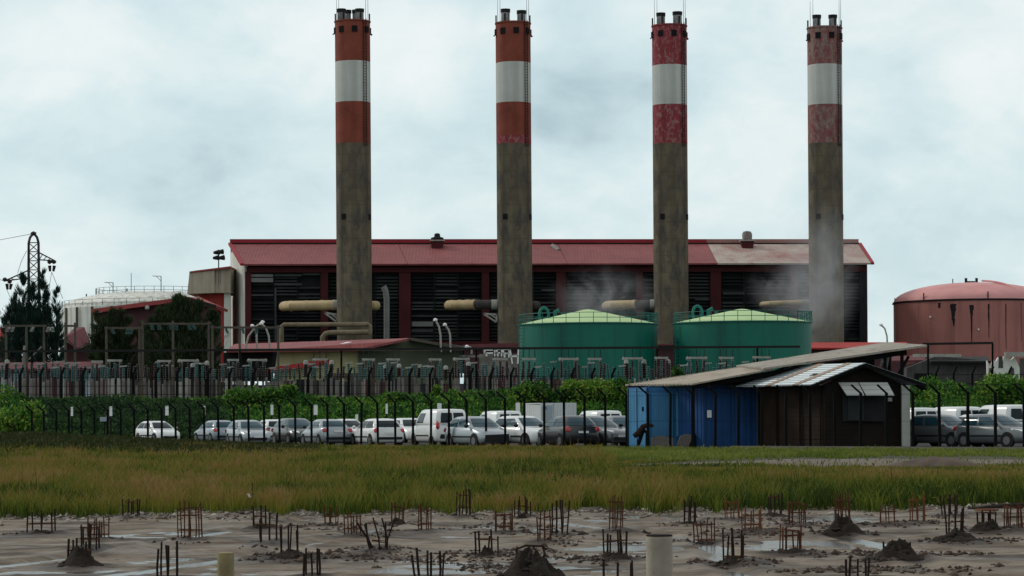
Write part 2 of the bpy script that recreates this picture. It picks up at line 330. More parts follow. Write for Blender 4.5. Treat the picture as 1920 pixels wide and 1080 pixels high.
# muddy building plot: relief with puddle water standing in its hollows
CAGES = [ # px, base, top, width, bars, hoops, mound(width,height px), tint, phrase
 (78,1002,960,52,5,(.3,),(62,10),'d','wide loose rebar cage at the far left edge of the mud'),
 (184,1012,974,32,5,(.6,.15),0,'r','pale rusty cage of thin bars behind the black mound on the left'),
 (168,1036,995,34,4,(.85,.3),0,'d','dark four-bar cage just behind the black mound on the left'),
 (150,1062,1015,42,4,(.5,),(82,34),'d','black cage half buried in the rubble mound at lower left'),
 (248,975,943,27,4,(.97,),(40,6),'d','cage topped with a curved hoop at the grass edge on the left'),
 (357,1018,948,38,6,(.82,.6,.2),(36,8),'r','tall rusty cage with three ties left of the yellow post'),
 (316,1088,1025,38,5,(),0,'d','bare bar cluster cut by the bottom edge left of the yellow post'),
 (505,1026,975,32,4,(.55,),(48,8),'d','thin cage between the marker stake and the five-bar cage'),
 (488,993,955,26,4,(.5,),(44,14),'d','small cage on a low mound right under the marker stake'),
 (543,1050,995,36,6,(.12,),(108,18),'d','five-bar upright cage on a wide flat mound right of the yellow post'),
 (583,1088,1040,30,4,(),0,'d','short bars cut by the bottom edge right of the yellow post'),
 (620,990,958,24,4,(.4,),(40,7),'r','short faint cage with a low ring left of the thin-tied cage'),
 (662,1010,972,30,4,(.8,.2),0,'r','orange-brown cage with two ties above the leaning cage'),
 (712,1037,980,30,5,(.25,),0,'d','leaning and twisted black cage in the centre left of the mud'),
 (745,985,945,25,4,(.9,),(46,14),'r','faint light cage above a small black mound at the grass edge'),
 (797,998,950,24,4,(.75,.2),0,'r','narrow rusty cage left of the black crossbar cage'),
 (870,975,930,27,4,(.78,.3),(30,8),'d','black cage with high crossbars standing against the grass'),
 (912,1045,1000,36,3,(.65,),(44,20),'d','thick three-bar cage leaning on a dark lump of earth'),
 (945,1000,963,32,5,(.85,.2),0,'r','low boxy rusty cage right of the black crossbar cage'),
 (980,975,940,28,4,(.5,),(32,14),'d','short-barred cage on a black lump at the grass edge'),
 (1022,1020,965,24,4,(.85,.35),0,'r','rusty cage directly above the big bent-bar mound'),
 (1049,1006,942,26,4,(.45,),0,'d','tall dark cage right behind the cage above the big mound'),
 (1156,1000,938,28,4,(.8,.5,.3),(60,8),'r','tall yellow-brown cage above the mound left of the concrete pile'),
 (1152,1052,1003,38,5,(.6,),(76,20),'d','bulging cage on a mound left of the concrete pile'),
 (806,1088,1037,50,5,(),0,'d','splayed fan of five bars cut by the bottom edge'),
 (1158,1092,1060,56,4,(),0,'d','stubby bars cut by the bottom edge left of the concrete pile'),
 (1293,985,938,22,4,(.4,),(40,10),'d','narrow black cage by the grass right of the concrete pile'),
 (1322,1018,970,36,4,(.7,.1),0,'r','open four-bar cage with a base rail right of the concrete pile'),
 (1373,978,940,26,4,(.9,.3),0,'l','pale orange cage in the back row right of the concrete pile'),
 (1410,1000,957,38,5,(.6,.2),(60,7),'l','orange boxy cage with two ties in the back row'),
 (1453,968,928,22,4,(.85,),(52,8),'d','highest dark cage against the grass on the right'),
 (1494,990,943,30,6,(.92,.45),0,'r','dense rusty cage with tie rings beside the highest dark cage'),
 (1484,1042,992,40,6,(.75,.6),(80,16),'r','rusty six-bar cage on an oval black mound'),
 (1376,1062,1003,36,5,(.15,),(95,20),'d','tall black-barred cage on the mound right of the pile'),
 (1580,1003,935,30,6,(.9,.55,.3),(86,34),'r','tall ringed cage on the steep dark cone'),
 (1665,990,957,30,4,(.6,),(56,9),'r','low rusty cage left of the light ringed cage'),
 (1720,985,935,32,5,(.9,.4),0,'l','light rusty cage with a top ring'),
 (1782,972,935,25,4,(.9,),0,'d','thin dark cage touching the grass at right'),
 (1792,1016,955,32,5,(.5,.15),(95,24),'d','many-barred cage on the spreading mound at right'),
 (1850,1000,966,32,4,(.9,),(75,30),'d','cage capped with a rusty plate on the far right mound'),
 (1902,1000,955,34,6,(.8,.4),0,'r','close-barred rusty cage at the right edge of the mud'),
 (1682,1052,1020,42,5,(),(104,40),'d','thick stubs on the big mound cut by the bottom edge at right'),
 (1608,1092,1053,42,4,(),0,'d','short dark bars cut by the bottom edge at lower right'),
]
X0, X1, Y0, Y1, st = -11., 11., 17., 40.5, .045
nx, ny = int((X1-X0)/st)+1, int((Y1-Y0)/st)+1
gx_, gy_ = np.meshgrid(np.linspace(X0, X1, nx), np.linspace(Y0, Y1, ny))
Hm = .008+.075*np.clip(fbm(gx_*.45, gy_*.28, 3, 3)-.22, 0, 1)**1.2*1.6+.045*np.clip(fbm(gx_*2.3, gy_*2.0, 4, 9)-.45, 0, 1)+.014*fbm(gx_*8, gy_*8, 3, 21)
Hm += .05*np.clip(fbm(gx_*1.2, gy_*.9, 3, 31)-.55, 0, 1)*3*fbm(gx_*14, gy_*14, 2, 41)
edge = np.clip((gy_-37-gx_*.12)/2.5, 0, 1)*.55        # spoil ridge where the mud meets the grass
Hm += edge*(.05*fbm(gx_*1.5, gy_*1.5, 3, 51)+.05*np.clip(fbm(gx_*5, gy_*5, 3, 61)-.4, 0, 1))
Dk = np.clip((fbm(gx_*.7+40, gy_*1.1, 5, 105)-.56)*7, 0, .75)*np.clip(fbm(gx_*4, gy_*3, 3, 107)*2, 0, 1)
for c in CAGES:                                       # churned earth round every cage
    p = onz(c[0], c[1], .03); rr = np.hypot(gx_-p.x, (gy_-p.y)*.8); w = np.exp(-(rr/.42)**2)
    Hm += w*(.02+.05*fbm(gx_*6+c[0], gy_*6, 3, 71)); wd = (c[6][0] if c[6] else c[3]*1.5)/2*p.y/F; Dk = np.maximum(Dk, np.clip(2.1*np.exp(-(np.hypot((gx_-p.x), (gy_-p.y)*.55)/(wd*1.25+.08))**2)-.9*fbm(gx_*3+c[1], gy_*2.2, 4, 75)+.12, 0, .92))
for k in (-.1, .35):   # old wheel ruts
    for x_, sl_, wv in ((-4.2,.25,.5), (2.2,-.12,.8)):
        dd = gx_-(x_+sl_*(gy_-28)+.4*np.sin(gy_*wv*.6)+k*4); Hm -= .028*np.exp(-(dd/.13)**2); Hm += .016*np.exp(-((np.abs(dd)-.22)/.08)**2)
Hm = np.maximum(Hm, .004)
V = np.stack([gx_, gy_, Hm], -1).reshape(-1, 3); ii = np.arange(nx*ny).reshape(ny, nx)
Fq = np.stack([ii[:-1,:-1], ii[:-1,1:], ii[1:,1:], ii[1:,:-1]], -1).reshape(-1, 4)
mm = bpy.data.materials.new('wet_mud'); mm.use_nodes = True; nt = mm.node_tree; b = nt.nodes['Principled BSDF']; tc = nd(nt, 'ShaderNodeTexCoord').outputs['Object']
c = ramp(nt, noise(nt, tc, 1.1, 8, .65, .3), [(.32,(.055,.041,.028)),(.5,(.142,.112,.080)),(.68,(.225,.186,.142))])
c = mixc(nt, ramp(nt, noise(nt, tc, .8, 7, .65, .5, (1, 2.2, 1)), [(.52,0.),(.66,.85)]), c, (.060,.030,.017))
c = mixc(nt, ramp(nt, noise(nt, tc, 7, 6, .7), [(.56,0.),(.68,.8)]), c, (.022,.017,.013))
at_ = nd(nt, 'ShaderNodeAttribute', attribute_name='tint'); c = mixc(nt, at_.outputs['Fac'], c, (.020,.013,.009))
nt.links.new(c, b.inputs['Base Color']); b.inputs['Specular IOR Level'].default_value = .2
nt.links.new(ramp(nt, noise(nt, tc, .9, 5, .6, 0, (1, 1.8, 1)), [(.4,.5),(.6,.9)]), b.inputs['Roughness'])
bp = nd(nt, 'ShaderNodeBump'); bp.inputs['Strength'].default_value = .6; bp.inputs['Distance'].default_value = .02; nt.links.new(noise(nt, tc, 30, 5, .7), bp.inputs['Height']); nt.links.new(bp.outputs[0], b.inputs['Normal'])
mo = rawmesh('muddy_ground', V, Fq, 4, Dk.ravel(), mm); mo.data.polygons.foreach_set('use_smooth', [True]*len(mo.data.polygons)); tag(mo, None, kind='structure')
wm = bpy.data.materials.new('puddle_water'); wm.use_nodes = True; b = wm.node_tree.nodes['Principled BSDF']; b.inputs['Base Color'].default_value = (.05,.043,.035,1); b.inputs['Roughness'].default_value = .2; b.inputs['IOR'].default_value = 1.33
nt = wm.node_tree; bp = nd(nt, 'ShaderNodeBump'); bp.inputs['Strength'].default_value = 1; bp.inputs['Distance'].default_value = .006; nt.links.new(noise(nt, nd(nt, 'ShaderNodeTexCoord').outputs['Object'], 5, 2, .5, 0, (1, .35, 1)), bp.inputs['Height']); nt.links.new(bp.outputs[0], b.inputs['Normal'])
WZ = .020
pw = MB(); pw.add([(X0+.1, Y0+.1, WZ), (X1-.1, Y0+.1, WZ), (X1-.1, Y1-2, WZ), (X0+.1, Y1-2, WZ)], [(0,1,2,3)]); tag(mk('puddle_water', pw, wm, smooth=0), None, kind='structure')
def mudz(x, y):
    i = int(np.clip((y-Y0)/st, 0, ny-1)); j = int(np.clip((x-X0)/st, 0, nx-1)); return max(float(Hm[i, j]), WZ-.01)
# gravel track across the field on the right
tr = MB(); L = [(1180,872),(1330,866),(1480,861),(1650,860),(1960,862)]; Rr = [(1960,880),(1650,878),(1480,875),(1330,873),(1180,874)]
tr.add([onz(*p, .012) for p in L+Rr], [tuple(range(10))]); tag(mk('track', tr, mat('sandy_gravel', (.135,.112,.09), .95, .25, .6, bump=.4), smooth=0), None, kind='structure')
# ---------------------------------------------------------------- grass field
def grass(name, n, ymin, ymax, keep, height, width, m, tipf, label):
    Y = ymin*(ymax/ymin)**rng.random(n); X = (rng.random(n)*2-1)*Y*.26
    px, py = proj(X, Y, np.zeros(n)); k = keep(px, py, X, Y); X, Y, px, py = X[k], Y[k], px[k], py[k]; n = len(X); tuft = vnoise(X*2.6, Y*.9, 17)
    h = height(px, py, X, Y)*(.5+.6*rng.random(n)+.45*(tuft-.4)); w = width*(Y/40)**.75*(.6+.8*rng.random(n))
    th = rng.random(n)*6.283; ln = h*(.15+.45*rng.random(n)); ph = rng.random(n)*6.283
    B = np.stack([X, Y, np.zeros(n)], -1); sx = np.stack([np.cos(th), np.sin(th), 0*th], -1)*w[:, None]/2
    V = np.empty((n, 5, 3)); V[:,0] = B-sx; V[:,1] = B+sx
    tall = rng.random(n) < .006; h = np.where(tall, h*1.7, h)*(.62+.75*fbm(X*.22+3, Y*.14, 4, 45)); ln = np.where(tall, ln*.5, ln)
    mid = B+np.stack([np.cos(ph)*ln*.3, np.sin(ph)*ln*.3, h*.6], -1); V[:,2] = mid+sx*.8; V[:,3] = mid-sx*.8
    V[:,4] = B+np.stack([np.cos(ph)*ln, np.sin(ph)*ln, h], -1)
    idx = np.arange(5*n).reshape(n, 5); Fc = np.concatenate([idx[:, [0,1,2]], idx[:, [0,2,3]], idx[:, [3,2,4]]])
    patch = np.clip(fbm(X*.35+7, Y*.12, 4, 5)+.5*(tuft-.5), 0, 1); r = rng.random(n); t0 = np.clip(.02+.55*patch*r, 0, 1); t1 = np.clip(tipf(patch, r, px, py)+1.7*(fbm(X*.55+31, Y*.16, 5, 95)-.455)+.7*(tuft-.5), 0, 1)
    t = np.stack([t0, t0, (t0+t1)/2, (t0+t1)/2, t1], -1)
    o = rawmesh(name, V.reshape(-1, 3), Fc, 3, t.ravel(), m); return tag(o, label, 'grass', None, 'stuff')
def mudedge(px, X): return 975-(px/1920)*19+7*(vnoise(X*1.7, X*0+3, 8)-.5)+9*(vnoise(X*5.5, X*0+3, 18)-.5)
def infence(px, Y): return F/Y > fs(px)*1.004
def trackpath(px, py, X): 
    cy = 872-6*np.clip((px-1200)/300, 0, 1)+2*np.sin(X*.8); hw = 8*np.clip((px-1100)/400, 0, 1)
    return np.abs(py-cy) < hw*(.6+.8*vnoise(X*1.3, py*.3, 13))
def keep1(px, py, X, Y):
    k = (py < mudedge(px, X)) & infence(px, Y) & ~((px > 1130) & (py < 864)); return k & ~(trackpath(px, py, X) & (rng.random(len(X)) < .93))
def hgt1(px, py, X, Y):
    h = .30+.20*fbm(X*.5, Y*.25, 3, 15)+.0*X
    h = np.where((px > 1150) & (py < 912), np.minimum(h, .10+.25*np.clip((py-880)/32, 0, 1)), h); h = np.where(Y > 85, h*np.interp(px, [0, 330, 460, 1920], [1.15, .85, .62, .55]), h); return np.where((py < 842) & (px > 430), h*.6, h)
grass('tall_grass', 370000, 37.5, 160, keep1, hgt1, .015, M['grass'], lambda p, r, px, py: .18+.45*p+.6*(r-.35)*(1.1-.4*np.clip((p-.5)*3, -1, 1)), 'tall rough grass with reddish seed heads between the mud and the fence')
def keep2(px, py, X, Y): return (px > 1090) & (py < 866) & infence(px, Y) & ~(trackpath(px, py, X) & (rng.random(len(X)) < .96))
# coarse weed clumps dotted through the field
CC = []; DD = []; TT = []
for k in range(150):
    py = 845+112*random.random()**.8; q = onz(random.uniform(-30, 1950), py)
    if (proj(q.x, q.y, 0)[0] > 1150 and py < 905) or not infence(proj(q.x, q.y, 0)[0], q.y): continue
    m_ = random.randint(60, 160); r_ = random.uniform(.15, .5)*(q.y/60)**.4; hh_ = random.uniform(.25, .6); tn_ = random.random()*.3+.02; a = rng.normal(size=(m_, 3))*np.array([r_, r_, 0])+np.array([q.x, q.y, 0]); a[:, 2] = hh_*rng.random(m_)**.8*np.exp(-((a[:,0]-q.x)**2+(a[:,1]-q.y)**2)/(2*r_*r_)); CC.append(a); DD.append(rng.normal(size=(m_, 3))*.5+np.array([0,0,1.])); TT.append(np.clip(tn_+.3*rng.random(m_), 0, 1))
tag(leaves('weed_clumps', np.concatenate(CC), np.concatenate(DD), .12, .022, np.concatenate(TT), M['grass']), 'coarse darker weed clumps dotted through the tall grass', 'weeds', None, 'stuff')
grass('short_grass', 75000, 75, 130, keep2, lambda px, py, X, Y: .10+.14*fbm(X*.8, Y*.5, 3, 25), .018, M['lawn'], lambda p, r, px, py: .1+.6*p+.35*r, 'short bright green grass in front of the shacks')
# rank weeds heaped at the left
n = 90000; Y = 92+62*rng.random(n); px = -40+640*rng.random(n)**1.9; X = np.array([(p-960)/F for p in px])*Y
top = np.interp(px, [-40, 120, 250, 360, 520], [.78, .70, .50, .28, .10])*(.5+.8*fbm(X*.35, Y*.2, 4, 33)); Z = top*rng.random(n)**.7; k = infence(px, Y-1.5) & (rng.random(n) < np.clip((Y-98)/40, .03, 1)*np.clip(2.6*fbm(X*.22+11, Y*.09, 4, 37)-.55, .05, 1))
D = rng.normal(size=(n, 3))*.5+np.array([0, 0, 1.]); tn = np.clip(.1+.55*fbm(X*.8, Y*.4, 4, 35)+.4*(rng.random(n)-.4), 0, 1)
tag(leaves('weeds', np.stack([X, Y, Z], -1)[k], D[k], .20, .06, tn[k], M['weed']), 'rank dark weeds standing higher than the grass at the left edge', 'weeds', None, 'stuff')
# rubble along the edge of the mud and clods over it
def stones(name, P, r, m, label, cat):
    o8 = np.array([(1,0,0),(-1,0,0),(0,1,0),(0,-1,0),(0,0,1),(0,0,-1)], float); f8 = np.array([(0,2,4),(2,1,4),(1,3,4),(3,0,4),(2,0,5),(1,2,5),(3,1,5),(0,3,5)])
    n = len(P); q = o8[None]*(.6+.8*rng.random((n, 6, 1)))*r[:, None, None]*np.array([1, 1, .65]); a = rng.random(n)*6.28; C_, S_ = np.cos(a)[:, None], np.sin(a)[:, None]
    V = np.stack([q[..., 0]*C_-q[..., 1]*S_, q[..., 0]*S_+q[..., 1]*C_, q[..., 2]], -1)+P[:, None]
    Fc = (f8[None]+6*np.arange(n)[:, None, None]).reshape(-1, 3)
    return tag(rawmesh(name, V.reshape(-1, 3), Fc, 3, rng.random(n).repeat(6), m), label, cat, None, 'stuff')
P = []; rr = []
while len(P) < 1100:
    px = random.uniform(-20, 1940); e = 969-(px/1920)*19; py = e+abs(random.gauss(0, 8))-1
    p = onz(px, py, .02)
    if fbm(np.array([p.x*.9]), np.array([p.y*.9]), 3, 77)[0] < .36: continue
    P.append((p.x, p.y, mudz(p.x, p.y)+.005)); rr.append(random.uniform(.012, .045)*(1.6 if random.random() < .06 else 1))
stones('rubble', np.array(P), np.array(rr), leafmat('rubble_stone', [(0,(.05,.04,.032)),(.4,(.14,.115,.09)),(.8,(.26,.235,.20)),(1,(.40,.38,.34))], 0), 'pale broken rubble strewn along the line where mud meets grass', 'rubble')
P = []; rr = []
CP = np.array([(q.x, q.y) for q in (onz(c[0], c[1], .03) for c in CAGES)])
while len(P) < 3200:
    px = random.uniform(-20, 1940); py = 962+120*random.random()**1.2; p = onz(px, py, .02)
    if fbm(np.array([p.x*.8+50]), np.array([p.y*.65]), 4, 87)[0] < (.42 if np.min(np.hypot(CP[:,0]-p.x, (CP[:,1]-p.y)*.6)) < .45 else .60): continue
    P.append((p.x, p.y, mudz(p.x, p.y)+.004)); rr.append(random.uniform(.008, .034)*(2.0 if random.random() < .08 else 1))
stones('clods', np.array(P), np.array(rr), leafmat('clod_soil', [(0,(.02,.015,.012)),(.6,(.055,.035,.025)),(1,(.12,.09,.07))], 0), 'dark clods of churned earth scattered over the wet mud', 'clods')
# ---------------------------------------------------------------- rebar cages, spoil mounds, concrete piles
def mound(c, w, h, phrase):
    p = onz(c[0], c[1]+3, .02); s_ = F/p.y; r = w/2/s_; hh = h/s_; base = Vector((p.x, p.y, 0)); mb = MB(); n = 40; rings = 12; vs = []; sd = c[0]*.37
    for i in range(rings+1):
        for k in range(n):
            t = 1-i/rings; th = 2*math.pi*k/n; q = 1.12+.35*float(vnoise(np.array([math.cos(th)*1.6+sd]), np.array([math.sin(th)*1.6]), 5)[0])-.15
            x, y = r*t*q*math.cos(th), r*t*q*math.sin(th)*.9
            nn = float(fbm(np.array([x/r*2.6+sd]), np.array([y/r*3]), 4, 6)[0]); n3 = float(fbm(np.array([x/r*7+sd]), np.array([y/r*7]), 3, 16)[0]); z = hh*(min(1, max(0, 1-t)*1.4)**.9)*(.15+1.05*nn+.75*(n3-.3))+.02*(1-t)
            vs.append((base.x+x, base.y+y, z*1.05+.015 if t < 1 else 0))
    fs_ = [(i*n+k, i*n+(k+1) % n, (i+1)*n+(k+1) % n, (i+1)*n+k) for i in range(rings) for k in range(n)]
    mb.add(vs, fs_)
    for i in range(46):
        a, t = random.uniform(0, 6.28), random.uniform(.2, 1.15); rr_ = r*random.uniform(.06, .2); mb.ico((base.x+r*t*math.cos(a), base.y+r*t*.9*math.sin(a), max(.01, hh*max(0,1-t)**1.2*.9)+rr_*.2+.02), rr_, .35)
    o = solo('soil_mound', mb, M['soil'], ' '.join(('dark soil heap under the '+phrase).split()[:16]), 'mound', base, 'soil heaps round the rebar cages', 60)
SH = []
for c in CAGES:
    px, by, ty, w, nb, hoops, md, tint, ph = c
    p = onz(px, by, .03); s_ = F/p.y; z0 = mudz(p.x, p.y)
    md = md or ((w*1.5, 4) if by < 1060 else 0)
    if md: mound(c, md[0], md[1], ph.split(' cut by')[0] if len(ph.split()) < 10 else ' '.join(ph.split()))
    ww = w/s_*.86; hh = (by-ty)/s_; a0 = random.uniform(-.35, .35); m_ = M[{'d':'rustdark','r':'rust','l':'rustlight'}[tint]]
    t = thing('rebar_cage', ph, 'rebar cage', (p.x, p.y, 0), 'rusty rebar cages standing in the mud')
    cs = [(-.5,-.5),(.5,-.5),(.5,.5),(-.5,.5),(.05,-.5),(-.1,.5),(.5,.05),(-.5,-.1)][:nb+(2 if by < 1060 else 1)]; cs = [(x+random.gauss(0,.05), y+random.gauss(0,.05)) for x, y in cs]; fan = 1.25 if 'fan' in ph else 1; lean = .28 if 'leaning and' in ph else .04
    def P3(x, y, k, f_=1): return Vector((p.x+(x*math.cos(a0)-y*math.sin(a0))*ww*f_, p.y+(x*math.sin(a0)+y*math.cos(a0))*ww*f_, k))
    rb = .010 if tint == 'd' else .008
    for x, y in cs:
        mb = MB(); l = Vector((random.gauss(0, lean)*hh, random.gauss(0, lean)*hh, 0)); b0 = P3(x, y, -.03); hk = hh*random.uniform(.78, 1.06)
        q = P3(x, y, z0+hk, fan)+l; mid = (b0+q)/2+Vector((random.gauss(0, lean*.35)*hh, 0, 0)); mb.tube([b0, mid, q], rb*random.uniform(.85, 1.2), 6); part('bar', mb, m_, t)
    for hk in hoops:
        mb = MB(); e = .54; z = z0+hh*min(hk, .80); tl = random.gauss(0, .03)*hh
        pts = [P3(-e,-e,z+tl), P3(e,-e,z-tl), P3(e,e,z), P3(-e,e,z+tl), P3(-e,-e,z+tl)]
        if 'curved hoop' in ph: pts = [P3(.56*math.cos(i*.5236), .56*math.sin(i*.5236), z+.02*math.sin(i)) for i in range(13)]
        mb.tube(pts, .0055, 6); part('hoop', mb, M['rust'] if tint != 'l' else m_, t)
    if 'capped' in ph:
        mb = MB(); mb.box((p.x, p.y, z0+hh*.98), (ww*1.25, ww*1.2, .02), a0); part('plate', mb, M['rustlight'], t)
# big mound with bent bars
bc = (995, 1078); p = onz(*bc, .02); mound((995,1082), 112, 52, 'bent rebar loops at the bottom centre')
t = thing('bent_rebar', 'bent black rebar loops sticking out of the big mound at bottom centre', 'bent rebar', (p.x, p.y, 0)); s_ = F/p.y
for pts in (((970,1045),(968,1030),(985,1023),(1020,1024)), ((975,1048),(978,1034),(984,1036),(988,1046)), ((1002,1050),(1005,1032),(1000,1026)), ((1014,1050),(1022,1040),(1018,1026),(1024,1030))):
    mb = MB(); mb.tube([at(x, y, p.y+random.uniform(-.05, .05)) for x, y in pts], .011, 6); part('bar', mb, M['rustdark'], t)
def pile(px, top, w, m, name, label, cap):
    Y = F*HC/(1135-785) if px > 800 else F*HC/(1130-785); s_ = F/Y; r = w/2/s_; c0 = at(px, 1000, Y); zt = zz(top, Y, px); t = thing(name, label, 'concrete pile', (c0.x, Y, 0))
    prof = [(r, -.1)]+[(r*(1+.01*math.sin(i*2.1)), zt*i/6) for i in range(6)]+[(r, zt-.012)]
    if cap: prof += [(r*.97, zt-.004), (r*.55, zt), (.001, zt+.004)]
    else: prof += [(r*.96, zt), (r*.5, zt+.002), (.001, zt+.002)]
    mb = MB(); mb.lathe((c0.x, Y, 0), prof, 28); part('shaft', mb, m, t, 50)
    mb = MB(); mb.lathe((c0.x, Y, zt+.002), [(r*.98, -.012), (r*.985, .004), (r*.6, .008), (.001, .009)], 28); part('broken_top', mb, M['soil'] if not cap else m, t, 50)
    return t
pile(1236, 1004, 50, M['pile'], 'concrete_pile', 'pale grey round concrete pile standing tall at bottom right of centre', False)
pile(423, 1038, 32, M['pileyellow'], 'concrete_pile', 'small mossy yellow concrete pile with rounded top at bottom left', True)
# stakes, planks
p = onz(474, 962, .02); t = thing('marker_stake', 'thin dark marker stake with a white and red tag at the grass edge', 'stake', p)
mb = MB(); mb.tube([p, at(473, 905, p.y)], .006, 6); part('stick', mb, M['rustdark'], t)
mb = MB(); mb.ext([at(463,926,p.y-.02), at(467,925,p.y-.02), at(471,932,p.y-.02), at(467,934,p.y-.02)], (0,.012,0)); part('tag', mb, M['signwhite'], t)
mb = MB(); mb.ext([at(461,923,p.y-.02), at(464,922.5,p.y-.02), at(467,925,p.y-.02), at(463,926,p.y-.02)], (0,.012,0)); part('tag_tip', mb, M['redpaint'], t)
p = onz(1274, 952, .02); mb = MB(); mb.tube([p, at(1246, 914, p.y+.3)], .006, 6); solo('leaning_stick', mb, M['timber'], 'thin pale stick leaning left out of the grass above the concrete pile', 'stick', p)
p = onz(1868, 958, .03); mb = MB(); mb.tube([at(1816, 958, p.y), at(1870, 953, p.y+.1), at(1925, 948, p.y+.3)], [.05,.06,.05], 9); solo('fallen_log', mb, M['soil'], 'black log lying along the grass edge at far right', 'log', p)
p = onz(1750, 877, .0); mb = MB(); n = 36; vs = []
for i in range(9):
    for k in range(n):
        tt = 1-i/8; th = 2*math.pi*k/n; x, y = 1.55*tt*math.cos(th), 1.1*tt*math.sin(th); q = float(fbm(np.array([x*1.5+9]), np.array([y*1.5]), 4, 4)[0]); vs.append((p.x+x, p.y+y, -.02+.30*(1-tt*tt)*(.5+q)))
mb.add(vs, [(i*n+k, i*n+(k+1) % n, (i+1)*n+(k+1) % n, (i+1)*n+k) for i in range(8) for k in range(n)])
solo('dirt_heap', mb, mat('brown_dirt', (.085,.064,.05), .95, .3, 2, bump=.5), 'low brown dirt heap beside the gravel track on the right', 'dirt heap', p)
# ---------------------------------------------------------------- chimneys
def ring(c, r, z0, z1, n=48): return MB().lathe(c, [(r, z0), (r, z1)], n)
def chimney(px640, Y, rim, bands, mats, flues, wins, label, look):
    c = at(px640, 640, Y); base = Vector((c.x, Y, ZP)); r = 2.5
    pxt = px640-(640-rim)*math.tan(ROLL); ztop = zz(rim, Y, pxt)
    zb = [zz(y, Y, px640-(640-y)*math.tan(ROLL)) for y in bands]
    t = thing('chimney', label, 'chimney', base, 'the four tall power station chimneys')
    o = Vector((base.x, base.y, 0))
    part('shaft', MB().lathe(o, [(r*1.005, ZP-.3), (r, ZP+5), (r, zb[2])], 56), M['concrete'], t)
    for (z0, z1), m in zip(((zb[2], zb[1]), (zb[1], zb[0]), (zb[0], ztop)), mats):
        part('painted_band', MB().lathe(o, [(r+.004, z0), (r+.004, z1)], 56), M[m], t)
    part('rim', MB().lathe(o, [(r+.004, ztop), (r+.10, ztop+.02), (r+.10, ztop+.22), (r-.25, ztop+.22), (r-.25, ztop-.3)], 48), M[look], t)
    part('top_slab', MB().lathe(o, [(r-.25, ztop-.02), (r-.25, ztop+.1)], 32), M['darksteel'], t)
    s_ = F/Y
    for fx, fy, ft, fw in flues:         # px offset, depth offset m, top px, radius m
        x = at(pxt, rim, Y).x+fx/s_; zt = zz(ft, Y, pxt)
        f = part('flue', MB().lathe((x, Y+fy, 0), [(fw, ztop), (fw, zt-.5)], 20), M['steel'], t)
        part('flue_cap', MB().lathe((x, Y+fy, 0), [(fw+.06, zt-.5), (fw+.08, zt), (fw-.08, zt), (fw-.08, zt-.5)], 20), M['darksteel'], f)
    mw = MB()
    for k in range(8):
        a = R(-90)+R(wins)+k*R(45); q = Vector((math.cos(a), math.sin(a), 0))
        zc = ztop-1.15; w = MB(); w.box(o+q*(r+.02)+Vector((0,0,zc)), (.22, .78, .85), a); part('opening', w, M['darkhole'], t)
        if abs(math.cos(a)) > .9: h = MB(); h.bar(o+q*(r+.02)+Vector((0,0,zc-.35)), o+q*(r+.30)+Vector((0,0,zc-.55)), .6, .15); part('vent_hood', h, M['darksteel'], t)
    for k in range(6):
        a = R(60)*k+R(2); q = Vector((math.cos(a), math.sin(a), 0)); h = MB(); h.box(o+q*(r-.08)+Vector((0,0,ztop+.75)), (.2,.2,1.1), a); part('rim_post', h, M['darksteel'], t)
    for k, a in enumerate((R(-155), R(-140), R(-35), R(-20))):
        q = Vector((math.cos(a), math.sin(a), 0)); h = MB(); h.tube([o+q*(r-.1)+Vector((0,0,ztop)), o+q*(r-.1)+Vector((0,0,ztop+3.9+.25*k))], [.045,.02], 6); part('lightning_rod', h, M['darksteel'], t)
    a = R(-90)+R(44); q = Vector((math.cos(a), math.sin(a), 0)); sd = Vector((-q.y, q.x, 0)); lad = MB()
    for e in (-.26, .26): lad.bar(o+q*(r+.16)+sd*e+Vector((0,0,zb[2]-.5)), o+q*(r+.16)+sd*e+Vector((0,0,ztop+.4)), .09)
    z = zb[2]-.3
    while z < ztop: lad.bar(o+q*(r+.16)-sd*.26+Vector((0,0,z)), o+q*(r+.16)+sd*.26+Vector((0,0,z)), .05); z += .4
    part('ladder', lad, M['rustdark'], t)
    for a in (R(-90)-R(31), R(-90)+R(68)):
        q = Vector((math.cos(a), math.sin(a), 0)); w = MB(); w.box(o+q*(r-.02)+Vector((0,0,zz(408, Y, px640-1.6))), (.16, .72, .82), a); part('opening', w, M['darkhole'], t)
    return t, o, r
CH = []
RED3 = (('redband','whiteband','redband'), ('redband','whiteband','redband'), ('redband2','whiteband','redband2'), ('redband3','whiteband','redband3'))
CH.append(chimney(665, 379, 43, (117,193,270), RED3[0], ((-20,-.7,18,.58),(-9,.9,17,.42),(5,.8,17,.42),(14,-.6,18,.58)), -35+45, 'leftmost chimney, clean brick-red and white bands, four grey flues on top', 'redband'))
CH.append(chimney(966, 381.5, 46, (119,194,271), RED3[1], ((-14,-.5,18,.62),(16,-.5,21,.62)), -35+45, 'second chimney from the left, clean brick-red bands with a crimson lowest edge', 'redband'))
CH.append(chimney(1259, 384, 51, (124,198,271), RED3[2], ((-16,-.4,25,.6),(15,-.4,23,.64)), -33+45, 'third chimney from the left, worn crimson bands behind the green tanks', 'redband2'))
CH.append(chimney(1550, 386.5, 55, (123,198,270), RED3[3], ((-15,-.4,29,.58),(15,-.4,29,.58)), -28+45, 'rightmost chimney, faded pink bands, wrapped in steam low down', 'redband3'))
# crimson strip painted round the foot of chimney two's lower band
c2, o2, r2 = CH[1]; part('painted_band', MB().lathe(o2, [(r2+.008, zz(271,381.5,964)), (r2+.008, zz(256,381.5,964))], 56), M['redband2'], c2)
